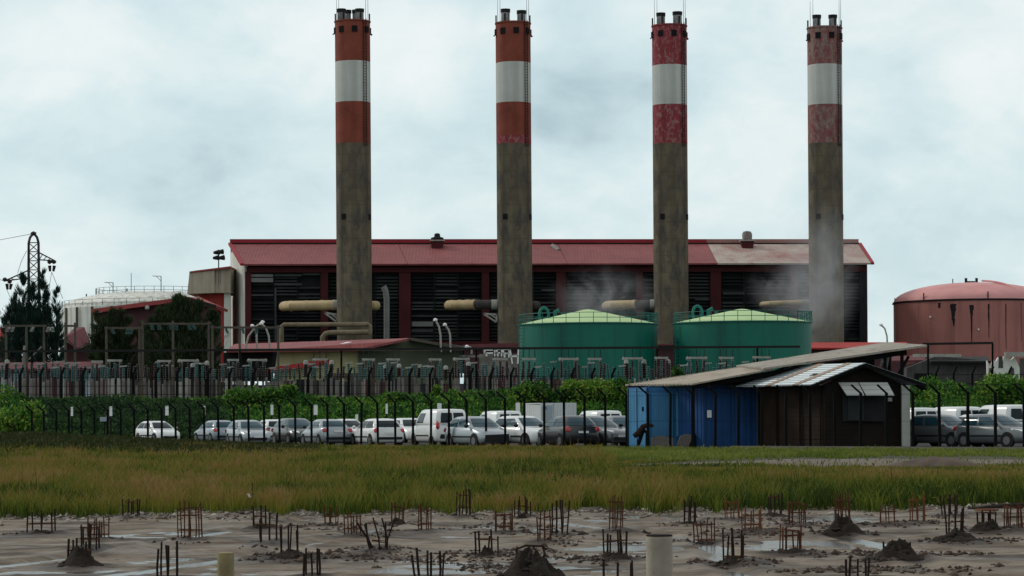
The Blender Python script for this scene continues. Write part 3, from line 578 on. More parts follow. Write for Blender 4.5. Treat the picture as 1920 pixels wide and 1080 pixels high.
# ---------------------------------------------------------------- turbine hall
def yl(px): return 396+(px-458)*(8/1169)
def Wp(px, py, dy=0): Y = yl(px)+dy; return at(px, py, Y)
hall = thing('power_station_hall', 'long dark turbine hall with a red sheet roof behind the chimneys', 'power station', Wp(1040, 764))
def wslab(pts, t0=.3, dy=0): return MB().ext([Wp(x, y, dy) for x, y in pts], (0, t0, 0))
zb_ = 700
part('back_wall', wslab([(462,zb_),(1625,zb_),(1625,494),(462,496)], .3, 1.2), M['halldark'], hall)
P0, P1 = Wp(459, 640), at(433, 640, 412)
gz = zz(497, 396, 459); top1 = zz(458, 412, 433)
part('end_wall', MB().ext([(P0.x,P0.y,ZP),(P1.x,P1.y,ZP),(P1.x,P1.y,top1-.3),(P0.x,P0.y,gz)], (.45,.1,0)), M['whitewall'], hall)
pr = Wp(1627, 640); part('end_wall', MB().ext([(pr.x,pr.y,ZP),(pr.x-1.2,pr.y+22,ZP),(pr.x-1.2,pr.y+22,gz),(pr.x-.6,pr.y+11,zz(460,412,1600)),(pr.x,pr.y,gz)], (-.3,0,0)), M['hallred'], hall)
sl = [(436,455,), (748,788), (1046,1070), (1326,1345), (1611,1636)]
sl = [(432,455),(746,764),(1046,1064),(1326,1345),(1611,1635)]
for i in range(4):
    (r0, e0), (r1, e1) = sl[i], sl[i+1]
    f = lambda px: 495-(px-455)*(2/1180)
    g_ = .0006*(1 if i else 0)
    q = [Wp(e0+.4, f(e0), -1.6), Wp(e1-.4, f(e1), -1.6), at(r1-.4, 456.5, yl(r1)+12), at(r0+.4, 456.5, yl(r0)+12)]
    part('roof_sheet', MB().sheet(q, .25), M['rooffade' if i == 3 else 'roofred'], hall, label='faded greyish roof section at the right end' if i == 3 else None)
    q2 = [at(r0, 456.5, yl(r0)+12.1), at(r1, 456.5, yl(r1)+12.1)]; bk = [Vector((p.x-1.2, p.y+13.5, gz)) for p in q2]
    part('roof_back', MB().sheet([q2[0], q2[1], bk[1], bk[0]], .25), M['roofred'], hall)
    cap = MB().ext([at(r0-1, 456.2, yl(r0)+11.9), at(r1-1, 456.2, yl(r1)+11.9), at(r1-1, 448.3, yl(r1)+11.9), at(r0-1, 448.3, yl(r0)+11.9)], (0,1.2,0)); part('ridge_cap', cap, M['ridgefade' if i == 3 else 'ridgered'], hall)
    part('ridge_gap', MB().ext([at(r0, 458.6, yl(r0)+11.5), at(r1, 458.6, yl(r1)+11.5), at(r1, 455.4, yl(r1)+11.5), at(r0, 455.4, yl(r0)+11.5)], (0,.5,0)), M['darkhole'], hall)
part('verge', MB().bar(Wp(454,496,-1.6), at(431,457,yl(432)+11.9), .5, .35), M['ridgered'], hall)
part('verge', MB().bar(Wp(1636,494,-1.6), at(1612,457,yl(1611)+11.9), .5, .35), M['ridgered'], hall)
part('header_beam', wslab([(462,511),(1624,509),(1624,499),(462,501)], .8, -.3), M['hallred'], hall)
part('sill_beam', wslab([(462,652),(1624,652),(1624,640),(462,640)], .6, -.2), M['hallred'], hall)
cols = [(465,11),(608,14),(759,22),(910,14),(1052,18),(1199,12),(1342,20),(1489,14),(1575,14)]
for x, w in cols:
    part('column', wslab([(x-w/2,zb_),(x+w/2,zb_),(x+w/2,509),(x-w/2,509)], .7, -.15), M['hallred'], hall)
part('column', wslab([(1612,zb_),(1625,zb_),(1625,498),(1612,498)], .7, -.1), M['halldark'], hall)
edges = [c[0]+c[1]/2 for c in cols]+[1612]; lefts = edges[:-1]; rights = [c[0]-c[1]/2 for c in cols[1:]]+[1612]
for bi, (a, b) in enumerate(zip(lefts, rights)):
    k = max(1, round((b-a)/46)); 
    for j in range(k):
        x0, x1 = a+(b-a)*j/k+2, a+(b-a)*(j+1)/k-1
        part('panel_post', wslab([(x0-3,645),(x0-1,645),(x0-1,511),(x0-3,511)], .3, .25), M['halldark'], hall)
        for (y0, y1) in ((513, 562), (566, 638)):
            mb = MB(); y = y0; rr_ = random.random(); pitch = 6.2
            m_ = 'slatA' if rr_ < .62 else 'slatB'
            while y < y1-2:
                if random.random() < .82: mb.hexa([Wp(x0,y+3.3,.3),Wp(x1,y+3.3,.3),Wp(x1,y+3.3,.45),Wp(x0,y+3.3,.45),Wp(x0,y,.7),Wp(x1,y,.7),Wp(x1,y,.85),Wp(x0,y,.85)])
                y += pitch
            if mb.v: part('louvre_panel', mb, M[m_], hall, 0)
pale = [(470,512,514,519),(470,512,521,529),(515,566,514,518),(568,600,512,516),(515,566,531,535),(470,512,552,555),(772,812,578,581),(772,812,603,612),(772,812,618,622),(1075,1110,531,534),(1110,1158,521,525),(1015,1040,542,546),(1203,1224,552,556),(1203,1224,523,526),(1356,1396,548,552),(1400,1450,549,552),(1165,1193,510,514),(870,900,560,563),(1303,1330,560,563)]
for x0, x1, y0, y1 in pale:
    part('louvre_panel', wslab([(x0,y1),(x1,y1),(x1,y0),(x0,y0)], .08, .12), M['slatC' if y1-y0 > 4 else 'slatB'], hall)
part('wall_streak', wslab([(515,645),(519,645),(518,540),(515,540)], .06, .1), M['slatB'], hall)
# roof ventilators
def rvent(px, y0, y1, wpx, cap, label):
    Y = yl(px)+9.5; s_ = F/Y; b = at(px, y1, Y); t = thing('roof_ventilator', label, 'ventilator', b, 'ventilators on the hall roof'); w = wpx/s_/2; zt = zz(y0+8, Y, px)
    part('housing', MB().hexa([b+Vector((-w*.75,-w,-.3)),b+Vector((w*.75,-w,-.3)),b+Vector((w*.75,w,-.3)),b+Vector((-w*.75,w,-.3)),(b.x-w,Y-w,zt-.3),(b.x+w,Y-w,zt-.3),(b.x+w,Y+w,zt-.3),(b.x-w,Y+w,zt-.3)]), M['hallred'], t)
    part('flashing', MB().box((b.x,Y,zt-.2),(w*2.3,w*2.3,.2)), M['palemetal'], t)
    part('cap', MB().lathe((b.x,Y,zt-.1),[(w*1.0,0),(w*1.0,.35),(w*.5,.5),(w*.42,.95),(w*.2,1.05)] if cap == 'd' else [(w*.75,0),(w*.8,.9),(w*.6,1.3),(w*.2,1.4)], 20), M['darksteel' if cap == 'd' else 'greypost'], t)
rvent(820, 441, 470, 24, 'd', 'red roof ventilator with a black mushroom cap, left one on the hall roof')
rvent(1401, 441, 469, 24, 'g', 'red roof ventilator with a round grey hood on the faded roof section')
mb = MB(); mb.tube([at(1036,461,yl(1036)+10), at(1048,470,yl(1048)+7.5)], .35, 8); solo('roof_fitting', mb, M['slatC'], 'small pale pipe fitting lying on the red roof right of the second chimney', 'roof fitting', at(1042,466,yl(1042)+8))
# exhaust ducts
def duct(pts, r, label, dark_from=None, collar=None):
    P = [at(x, y, Y) for x, y, Y in pts]; t = thing('exhaust_duct', label, 'duct', (P[0].x, P[0].y, P[0].z-r), 'lagged exhaust ducts between hall and chimneys')
    k = len(P) if dark_from is None else dark_from+1
    part('duct_pipe', MB().tube(P[:k], r, 18), M['duct'], t)
    if dark_from is not None: part('dark_sleeve', MB().tube(P[dark_from:], r*.95, 18), M['ductdark'], t)
    A, B = P[1], P[k-1]
    for f in (.12, .42, .72, .95):
        q = A.lerp(B, f); d_ = (B-A).normalized(); part('band', MB().tube([q-d_*.12, q+d_*.12], r*1.08, 18), M['duct'], t)
    if collar: q = at(*collar); part('collar', MB().tube([q-Vector((.35,0,0)), q+Vector((.5,0,0))], r*1.02, 18), M['palemetal'], t)
duct([(531,575,398),(534,574,387),(548,573.5,383),(632,572,380)], .72, 'long beige lagged duct running into the leftmost chimney', collar=(630,572,380))
duct([(841,573,398),(842,572,388),(852,572,385),(892,571,383),(934,571,381.8)], .70, 'beige duct with a black sleeve running into the second chimney', 3, (926,571,381.8))
duct([(1136,574,398),(1138,573,390),(1150,572,387),(1193,571,385),(1230,570,384.2)], .66, 'dull brown duct with a dark end running into the third chimney', 3, (1223,570,384.2))
duct([(1428,571,398),(1430,570,392),(1445,569,389),(1519,566,386.8)], .36, 'pale duct half hidden in steam beside the rightmost chimney', collar=(1508,566,386.9))
for px, Y, lab in ((700,382,'short beige duct stub on the right side of the leftmost chimney'),(1001,384,'short dark duct stub on the right side of the second chimney')):
    p = at(px, 573, Y); solo('duct_stub', MB().tube([p-Vector((1.2,0,0)), p, p+Vector((.5,.6,0))], .66, 16), M['duct' if px < 800 else 'ductdark'], lab, 'duct', p)
def pipe(pts, r, m, name, label, cat, Y):
    P = [at(x, y, Y) for x, y in pts]; return solo(name, MB().tube(P, r, 12), M[m], label, cat, (P[0].x, Y, P[0].z))
pipe([(528,650),(528,612),(532,609),(690,608),(694,611),(694,626)], .32, 'pipedull', 'steam_pipe', 'upper beige pipe running level across the foot of the leftmost chimney', 'pipe', 374)
pipe([(605,655),(605,632),(610,626),(618,624),(690,623)], .36, 'pipedull', 'steam_pipe', 'lower beige pipe with a bend at the foot of the leftmost chimney', 'pipe', 372)
pipe([(725,655),(725,560),(723,546),(719,537)], .42, 'slatC', 'vent_pipe', 'tall pale vent pipe bending left, standing right of the leftmost chimney', 'pipe', 385)
for px, py, lab in ((527,628,'pale bracket'),(0,0,'')):
    pass
for (ax, ay), (bx, by), (cx_, cy_), Y, lab in (((906,588),(931,590),(931,604),381,'white triangular bracket on the left side of the second chimney'),((608,586),(632,590),(632,604),379,'white triangular bracket on the left side of the leftmost chimney')):
    mb = MB(); A, B, C_ = at(ax,ay,Y), at(bx,by,Y), at(cx_,cy_,Y); mb.bar(A,B,.25); mb.bar(B,C_,.25); mb.bar(C_,A,.25); mb.bar((A+B)/2,(B+C_)/2,.18); solo('bracket', mb, M['palemetal'], lab, 'bracket', A)
# ---------------------------------------------------------------- tanks
def rail(c, R_, z, h, n, m, parent, a0=0, name='guard_rail'):
    mb = MB()
    for k in range(n):
        a = a0+2*math.pi*k/n; q = Vector((c[0]+R_*math.cos(a), c[1]+R_*math.sin(a), z)); mb.bar(q, q+Vector((0,0,h)), .07)
    for zz_ in (h, h*.5):
        mb.tube([(c[0]+R_*math.cos(2*math.pi*k/48), c[1]+R_*math.sin(2*math.pi*k/48), z+zz_) for k in range(49)], .035, 5, False)
    return part(name, mb, M[m], parent)
def greentank(pl, pr_, ytop, yap, label, Y=310):
    s_ = F/Y; r = (pr_-pl)/2/s_; c = at((pl+pr_)/2, 700, Y); zt = zz(ytop, Y-r*.6, (pl+pr_)/2); za = zz(yap, Y, (pl+pr_)/2)
    t = thing('storage_tank', label, 'storage tank', (c.x, Y, ZP), 'green storage tanks'); o = (c.x, Y, 0)
    prof = [(r, ZP-.1)]; nseg = 5
    for i in range(1, nseg+1): prof.append((r, ZP+(zt-ZP)*i/nseg))
    part('shell', MB().lathe(o, prof, 96), M['greentank'], t)
    part('top_ring', MB().lathe(o, [(r, zt-.12), (r+.15, zt-.1), (r+.15, zt+.02), (r-.3, zt+.02)], 96), M['greenrail'], t)
    part('cone_roof', MB().lathe(o, [(r+.02, zt), (r*.96, zt+.12), (.5, za-.05), (.001, za)], 96), M['greenroof'], t, 20)
    rail((c.x, Y), r-.05, zt, 1.15, 32, 'greenrail', t, .05)
    for i in (2, 4): part('weld_seam', MB().lathe(o, [(r+.012, ZP+(zt-ZP)*i/5-.03), (r+.012, ZP+(zt-ZP)*i/5+.03)], 96), M['greenrail'], t)
    # gooseneck vent at the rear left of the roof
    vx = c.x-r*.63; v = MB(); y_ = Y+2; v.tube([(vx+math.cos(a)*.55, y_, zt+1.2+1.0*math.sin(a)*.9) for a in np.linspace(0, 2*math.pi, 20)], .17, 8); part('gooseneck_vent', v, M['greenrail'], t)
    v = MB(); v.tube([(vx+1.3, y_, zt+.3), (vx+1.3, y_, zt+1.6), (vx+1.8, y_, zt+1.8)], .22, 8); v.tube([(vx+2.2, y_, zt+.3), (vx+2.2, y_, zt+1.5)], .2, 8); part('vent_pipes', v, M['greenrail'], t)
    fr = MB(); x0 = c.x+r*.80
    for i in range(4): fr.bar((x0+i*.55, Y-1, zt), (x0+i*.55-.1, Y-1, zt+1.25), .09)
    fr.bar((x0-.1, Y-1, zt+1.25), (x0+1.7, Y-1, zt+1.25), .09); fr.bar((x0, Y-1, zt+.2), (x0+1.5, Y-1, zt+1.2), .09); part('stair_landing', fr, M['greenrail'], t)
    ld = MB(); a = R(-160); q = Vector((math.cos(a), math.sin(a), 0))*(r+.2)
    for e in (-.25, .25): ld.bar(Vector(o)+q+Vector((e,0,ZP)), Vector(o)+q+Vector((e,0,zt+1)), .07)
    z = ZP
    while z < zt: ld.bar(Vector(o)+q+Vector((-.25,0,z)), Vector(o)+q+Vector((.25,0,z)), .05); z += .4
    part('ladder', ld, M['greenrail'], t)
greentank(973, 1233, 606, 580, 'left green cylindrical tank with pale cone roof and railing')
greentank(1263, 1521, 603, 579, 'right green cylindrical tank with pale cone roof, nearer the rightmost chimney', 309)
Y = 404; s_ = F/Y; c = at(1823, 620, Y); r = 146/s_; zt = zz(562, Y-8, 1823); za = zz(530, Y, 1823); o = (c.x, Y, 0)
rt = thing('storage_tank', 'large brick-red oil tank with a pink domed roof and black stains', 'storage tank', (c.x, Y, ZP))
part('shell', MB().lathe(o, [(r, ZP), (r, zt)], 96), M['redtank'], rt)
part('dome_roof', MB().lathe(o, [(r*math.cos(a)+.0, zt+(za-zt)*math.sin(a)) for a in np.linspace(0, math.pi/2-.01, 12)], 96), M['redtankroof'], rt)
part('rim_gutter', MB().lathe(o, [(r, zt-.25), (r+.14, zt-.22), (r+.14, zt+.03), (r-.1, zt+.05)], 96), M['oil'], rt)
for px, y0, y1, w in ((1765,570,600,1.0),(1766,598,612,.45),(1797,572,592,.8),(1797,590,642,.3),(1828,570,612,.32),(1828,612,634,.18),(1860,570,655,.2),(1890,567,640,.14),(1742,568,578,.5),(1915,568,600,.4)):
    x = c.x+(px-1823)/s_; yy = Y-math.sqrt(max(.1, r*r-(x-c.x)**2))-.02; z0, z1 = zz(y1, yy, px), zz(y0, yy, px); n = 6; vs = []; 
    L_ = [(x-w/2*(1-.5*i/n)*random.uniform(.6,1.1), z1+(z0-z1)*i/n) for i in range(n+1)]; R2 = [(x+w/2*(1-.5*i/n)*random.uniform(.6,1.1), z1+(z0-z1)*i/n) for i in range(n+1)]
    fy = lambda x_: Y-math.sqrt(r*r-(x_-c.x)**2)-.015
    mb = MB(); mb.add([(a, fy(a), z) for a, z in L_]+[(a, fy(a), z) for a, z in R2], [(i, i+1, n+2+i, n+1+i) for i in range(n)]); part('oil_stain', mb, M['oil'], rt)
st_ = MB(); pts = [(c.x+r*.02+math.sin(a)*0, Y, 0) for a in (0,)]; P = []
for a in np.linspace(.05, 1.35, 14): P.append((c.x+r*math.cos(a)*.46, Y-r*math.cos(a)*.80, zt+(za-zt)*math.sin(a)+.25))
st_.tube(P, .16, 6); part('roof_stair', st_, M['redtankroof'], rt)
part('top_hatch', MB().box((c.x-.2, Y, za+.1), (1.2,.8,.25)), M['darksteel'], rt)
for e in (-.9, .7): part('top_vent', MB().box((c.x+e, Y, za+.35), (.35,.35,.7)), M['darksteel'], rt)
part('top_pole', MB().tube([(c.x-2.9,Y,za-.3),(c.x-2.9,Y,za+.6)],.08,6), M['darksteel'], rt)
rp = MB()
for px in (1717, 1827): x = c.x+(px-1823)/s_; rp.bar((x, fy(x)+.1, zt), (x, fy(x)+.1, zt+1.05), .16)
rp.bar((c.x-r+.1, Y, zt-.3), (c.x-r+.1, Y, zt+.7), .12); rp.bar((c.x-r-.3, Y, zt-.3), (c.x-r+.4, Y, zt-.3), .15); part('rim_post', rp, M['darksteel'], rt)
for px, py in ((1727,594),(1809,619)):
    x = c.x+(px-1823)/s_; part('lamp', MB().ico((x, fy(x)-.1, zz(py, Y-10, px)), .17, .05, 1), M['lampwhite'], rt)
# pale tank at the left, behind the shed
Y = 436; s_ = F/Y; c = at(285, 600, Y); r = 168/s_; zt = zz(580, Y, 285); za = zz(546, Y, 285); o = (c.x, Y, 0)
wt = thing('storage_tank', 'dirty white oil tank with a railed dome behind the red-roofed shed', 'storage tank', (c.x, Y, ZP))
part('shell', MB().lathe(o, [(r, ZP), (r, zt)], 96), M['whitetank'], wt)
part('dome_roof', MB().lathe(o, [(r*math.cos(a), zt+(za-zt)*math.sin(a)) for a in np.linspace(0, math.pi/2-.01, 12)], 64), M['whitetank'], wt)
rail((c.x, Y), r-.1, zt, 1.2, 44, 'slatC', wt); rail((c.x, Y), r*.62, zt+(za-zt)*.76, 1.1, 36, 'slatC', wt)
for k in range(9):
    a = R(-150)+R(14)*k; fr = MB(); q = Vector((c.x+(r+.1)*math.cos(a), Y+(r+.1)*math.sin(a), 0)); fr.bar(q+Vector((0,0,ZP)), q+Vector((0,0,zt)), .35, .25); part('buttress', fr, M['timber'], wt)
for px, h in ((212,530),(302,518)):
    mb = MB(); mb.bar(at(px,560,430), at(px,h,430), .12); mb.bar(at(px,h,430), at(px-16,h-.5,430), .09); mb.bar(at(px,h+9,430), at(px-9,h,430), .07); part('davit', mb, M['slatB'], wt)
mb = MB(); mb.tube([at(246,556,432), at(246,512,432)], .05, 5); mb.bar(at(238,556,432), at(238,541,432), .2); mb.bar(at(162,572,432), at(162,551,432), .18); part('mast', mb, M['slatB'], wt)
# ---------------------------------------------------------------- annex, shed, houses at the left
Y = 399; b = at(390, 764, Y); t = thing('hall_annex', 'beige-topped red annex against the left end of the turbine hall', 'annex', (b.x, Y, ZP))
E = lambda pts, Y, d: MB().ext([at(x, y, Y) for x, y in pts], (0, d, 0))
part('fascia', E([(351,551),(402,549),(402,507),(355,512)], Y, 10), M['beige'], t); part('fascia', E([(402.5,549),(432,549),(432,503),(402.5,506)], Y+.5, 10), M['beige'], t)
part('roof_edge', E([(355,511.5),(432,502.5),(432,499),(368,507),(355,509)], Y-.2, 10), M['shedred'], t)
part('wall', E([(374,700),(419,700),(419,550),(374,552)], Y+2, 9), M['redwall'], t); part('wall_post', E([(420,700),(432,700),(432,549.5),(420,549.5)], Y+1.5, .6), M['whitewall'], t)
for x, w in ((404,1.4),(409,2.2),(413,1.2)):
    part('rain_stain', E([(x,530+w*4),(x+w,528),(x+w,507),(x,507)], Y+.47 if x > 402 else Y-.03, .02), M['greypost'], t)
b = at(410, 505, Y); t = thing('siren_mast', 'short mast with four dark sirens on the annex roof', 'siren mast', b); part('pole', MB().bar(b, at(410,474,Y), .16), M['darksteel'], t)
for x, y in ((406,474),(413,473),(405,484),(415,484)):
    q = at(x, y, Y); part('siren', MB().tube([q+Vector((-.4,-.2,0)), q+Vector((.4,.2,.1))], [.2,.42], 10), M['darksteel'], t)
Y = 350; b = at(290, 764, Y); t = thing('gable_shed', 'mauve-walled shed with a long red sheet roof before the white tank', 'shed', (b.x, Y, ZP))
part('wall', E([(185,720),(396,720),(396,577),(350,564),(185,586)], Y, 12), M['purple'], t)
rs = lambda a, b_, dy0, dy1, th: MB().sheet([at(*a, Y+dy0), at(*b_, Y+dy0), at(*b_, Y+dy0)+Vector((0,dy1,.0)), at(*a, Y+dy0)+Vector((0,dy1,.6))], th)
part('roof', rs((171,580),(351,556.5),-1.2,15,.35), M['shedred'], t); part('roof', rs((351,556.5),(405,572),-1.2,15,.35), M['shedred'], t)
part('verge_board', MB().bar(at(171,583.5,Y-1.25), at(351,560,Y-1.25), .12, .55), M['shedred'], t); part('verge_board', MB().bar(at(351,560,Y-1.25), at(405,575.5,Y-1.25), .12, .5), M['darksteel'], t)
part('lamp', MB().ico(at(276,577,Y-1.4), .35, .1, 1), M['palemetal'], t)
Y = 300; b = at(140, 760, Y); t = thing('small_house', 'small house with an old pink sloping roof behind the poles', 'house', (b.x, Y, ZP))
part('roof', MB().sheet([at(122,632,Y),at(146,652,Y-1),at(169,641,Y+2),at(158,613,Y+5)], .2), M['pinkroof'], t); part('roof', MB().sheet([at(115,640,Y+2),at(122,632,Y),at(158,613,Y+5),at(140,614,Y+7)], .2), M['pinkroof'], t)
part('wall', E([(121,740),(166,740),(166,645),(146,655),(123,640)], Y+3, 5), M['purple'], t)
b = at(4, 760, 310); t = thing('small_house', 'red-roofed house partly seen at the far left edge behind the conifer', 'house', b); part('wall', E([(-40,740),(16,740),(16,640),(-40,640)], 310, 8), M['purple'], t)
part('roof', MB().sheet([at(-60,640,308),at(20,639,308),at(14,614,316),at(-60,614,316)], .25), M['redwall'], t)
Y = 255; b = at(95, 760, Y); t = thing('store_building', 'low building with pale blue roller shutters and a dull red roof', 'building', (b.x, Y, ZP))
part('wall', E([(-30,760),(190,760),(190,690),(-30,690)], Y, 6), M['purple'], t)
part('roof', MB().sheet([at(-35,692,Y-1),at(195,690,Y-1),at(186,678,Y+3),at(-35,680,Y+3)], .2), M['pinkroof'], t)
for x0, x1 in ((2,10),(20,34),(55,66),(118,125),(157,173)):
    part('shutter', E([(x0,757),(x1,757),(x1,700),(x0,700)], Y-.12, .1), M['shutter'], t)
# cream building with red roof in the middle
Y = 284; b = at(650, 764, Y); t = thing('control_building', 'low cream and olive building with a wide red gable roof', 'building', (b.x, Y, ZP))
part('wall', E([(672,720),(862,720),(862,655),(767,637),(672,656)], Y-4, .6), M['olive'], t, label='dull olive end wall')
part('wall', E([(512,720),(671.5,720),(671.5,657),(520,659)], Y-3.6, .4), M['cream'], t, label='cream side wall'); part('wall', E([(420,715),(511,715),(511,659),(420,661)], Y-3, .4), M['halldark'], t)
part('roof', MB().sheet([at(424,657,Y-5),at(674,654,Y-5.5),at(767,634,Y-5.5),at(440,645,Y+14)], .22), M['roofred'], t)
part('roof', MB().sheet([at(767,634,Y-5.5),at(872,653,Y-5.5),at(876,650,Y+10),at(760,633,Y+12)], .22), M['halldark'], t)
part('verge_board', MB().bar(at(767,635,Y-5.6), at(872,654,Y-5.6), .12, .3), M['timber'], t); part('fascia', MB().bar(at(674,656,Y-5.7), at(872,654.5,Y-5.7), .12, .25), M['timber'], t)
part('skylight', MB().sheet([at(604,652.4,Y-3.3),at(612,652.4,Y-3.3),at(659,641,Y-1.2),at(651,641,Y-1.2)], .1), M['skylight'], t)
part('lower_roof', MB().bar(at(508,694,Y-4.5), at(605,679,Y-4.5), 1.4, .5), M['redwall'], t)
part('ledge', MB().bar(at(622,704,Y-4.3), at(671,704,Y-4.3), .5, .5), M['timber'], t); part('wall_stripe', E([(588,676),(618,674),(618,682),(588,684)], Y-4.3, .1), M['redwall'], t)
# white pipe frames beside the left green tank
Y = 296; b = at(935, 690, Y); t = thing('pipe_rack', 'white pipe frames stacked beside the left green tank', 'pipe rack', b)
for x0, x1, y0, y1 in ((907,928,656,668),(931,941,655,668),(943,955,655,670),(956,972,654,682)):
    mb = MB()
    for p, q in (((x0,y0),(x1,y0)),((x0,y0),(x0+(x1-x0)*.3,y1)),((x1,y0),(x1-1,y1)),((x0,(y0+y1)/2),(x1,(y0+y1)/2))): mb.bar(at(*p,Y), at(*q,Y), .16)
    part('frame', mb, M['lampwhite'], t)
mb = MB(); mb.box(at(935,684,Y+1.5), (4.3,1.2,2.4)); part('tank_box', mb, M['greypost'], t); part('pipe', MB().bar(at(855,668,Y), at(908,668,Y), .25), M['greypost'], t)
# right side low buildings
Y = 335; b = at(1500, 760, Y); t = thing('long_shed', 'long low shed with a dark red roof under the rightmost chimney', 'shed', (b.x, Y, ZP)); part('roof', MB().sheet([at(1310,652,Y),at(1705,652,Y),at(1700,641.5,Y+7),at(1312,643,Y+7)], .2), M['redwall'], t); part('wall', E([(1312,720),(1700,720),(1700,653),(1312,653)], Y+1, 5), M['purple'], t)
mb = MB()
b = at(1225, 764, 345); t = thing('pump_house', 'dark mauve pump house seen in the gap between the two green tanks', 'building', b); part('wall', E([(1150,720),(1330,720),(1330,648),(1150,648)], 345, 5), M['purple'], t); part('roof', E([(1148,648),(1332,648),(1332,645),(1148,645)], 344, 6), M['pinkroof'], t)
b = at(955, 764, 345); t = thing('pump_house', 'dark red low building behind the white pipe frames', 'building', b); part('wall', E([(870,720),(1000,720),(1000,648),(870,648)], 345, 5), M['purple'], t); part('roof', E([(868,652),(1002,652),(1002,642),(868,646)], 344, 6), M['pinkroof'], t)
Y = 262; b = at(1790, 760, Y); t = thing('grey_building', 'grey-mauve building with a dark eave in front of the red tank', 'building', (b.x, Y, ZP))
part('wall', E([(1700,760),(1852,760),(1852,676),(1755,668),(1700,690)], Y, 5), M['greywall'], t); part('eave', MB().sheet([at(1745,677,Y-1),at(1858,677,Y-1),at(1850,668,Y+3),at(1735,669,Y+3)], .2), M['darksteel'], t)
part('beam', MB().bar(at(1712,666.5,Y-1.5), at(1802,666.5,Y-1.5), .28), M['palemetal'], t); part('roof', MB().sheet([at(1672,676,Y+2),at(1780,674,Y+2),at(1780,664,Y+6),at(1672,668,Y+6)], .2), M['pinkroof'], t)
part('window', E([(1715,718),(1748,718),(1748,700),(1715,700)], Y-.1, .1), M['darkhole'], t); part('lamp', MB().ico(at(1657,676,Y-2), .25, .1, 1), M['lampwhite'], t)
Y = 256; b = at(1890, 760, Y); t = thing('white_ruin', 'broken white wall with a ragged top at the right edge', 'wall', (b.x, Y, ZP))
part('wall', E([(1853,760),(1912,760),(1912,690),(1906,676),(1903,668),(1895,676),(1890,667),(1882,668),(1880,680),(1872,670),(1866,680),(1862,672),(1858,690),(1851,676)], Y, .6), M['whitewall'], t)
part('coping', MB().bar(at(1884,665,Y-.5), at(1935,664,Y-.5), .5, .45), M['palemetal'], t); part('wall', E([(1912,760),(1960,760),(1960,672),(1912,672)], Y+2, .5), M['greywall'], t)
for x0, x1, y0, y1 in ((1872,1881,668,690),(1854,1860,690,705),(1893,1902,690,704)): part('dark_patch', E([(x0,y1),(x1,y1),(x1-1,y0),(x0+1,y0)], Y-.04, .03), M['greywall'], t)
# ---------------------------------------------------------------- lattice pylon
Y = 300; b = at(63, 762, Y); s_ = F/Y; t = thing('lattice_pylon', 'dark lattice power pylon with a rounded peak and two uneven arms', 'pylon', (b.x, Y, ZP))
hw = 9/s_; mb = MB(); zt = zz(455, Y, 63); zl = ZP
def PY(x, y, dy=0): return at(x, y, Y+dy)
for dy in (-hw, hw):
    for e in (-1, 1):
        mb.bar((b.x+e*hw*1.25+.1, Y+dy, ZP), PY(63+e*9.2, 455, dy), .24)
        mb.bar(PY(63+e*9.2,455,dy), PY(63+e*6.5,445,dy*.7), .2); mb.bar(PY(63+e*6.5,445,dy*.7), PY(63+e*.8,438,0), .2)
part('leg', mb, M['pylon'], t); lt = MB(); ys = list(range(455, 560, 17))+list(range(560, 761, 40))
for y0, y1 in zip(ys[:-1], ys[1:]):
    for dy in (-hw, hw):
        lt.bar(PY(53.5,y0,dy), PY(72.5,y1,dy), .09); lt.bar(PY(72.5,y0,dy), PY(53.5,y1,dy), .09)
    lt.bar(PY(53.5,y0,-hw), PY(72.5,y0,-hw), .1)
part('bracing', lt, M['pylon'], t); part('peak_cap', MB().ico(PY(62.5,438), .38, .1, .7), M['pylon'], t)
for tip, root_up, root_dn in (((103,489),(72,473),(72,487)), ((8,527),(53,507),(53,521))):
    a = MB()
    for dy in (-.4, .4): a.bar(PY(*root_up,dy), PY(*tip), .13); a.bar(PY(*root_dn,dy), PY(*tip), .13)
    for f in (.25,.5,.75):
        u_ = Vector(PY(*root_up)).lerp(PY(*tip), f); d_ = Vector(PY(*root_dn)).lerp(PY(*tip), max(0, f-.2)); a.bar(u_, d_, .08)
    part('cross_arm', a, M['pylon'], t)
for x, y in ((93,491),(101,491),(9,524),(18,528)): part('insulator_disc', MB().ico(PY(x,y), .3, .1, .9), M['pylon'], t)
for x0, y0 in ((93,498),(102,498),(13,532),(21,532)): part('insulator', MB().tube([PY(x0,y0), PY(x0+(1 if x0 in (93,13) else -2),y0+11)], [.2,.13], 8), M['pylon'], t)
t = thing('power_lines', 'thin slack power lines running from the pylon', 'power line', PY(63,438))
for pts in (((62,438),(20,446),(-40,457)), ((13,543),(20,560),(34,600)), ((97,510),(105,530),(118,560)), ((50,470),(40,490),(33,512)), ((8,527),(-10,521),(-40,516)), ((97,510),(92,540),(90,600))):
    part('wire', MB().tube([at(x, y, 298) for x, y in pts], .028, 5, False), M['slatB'], t)
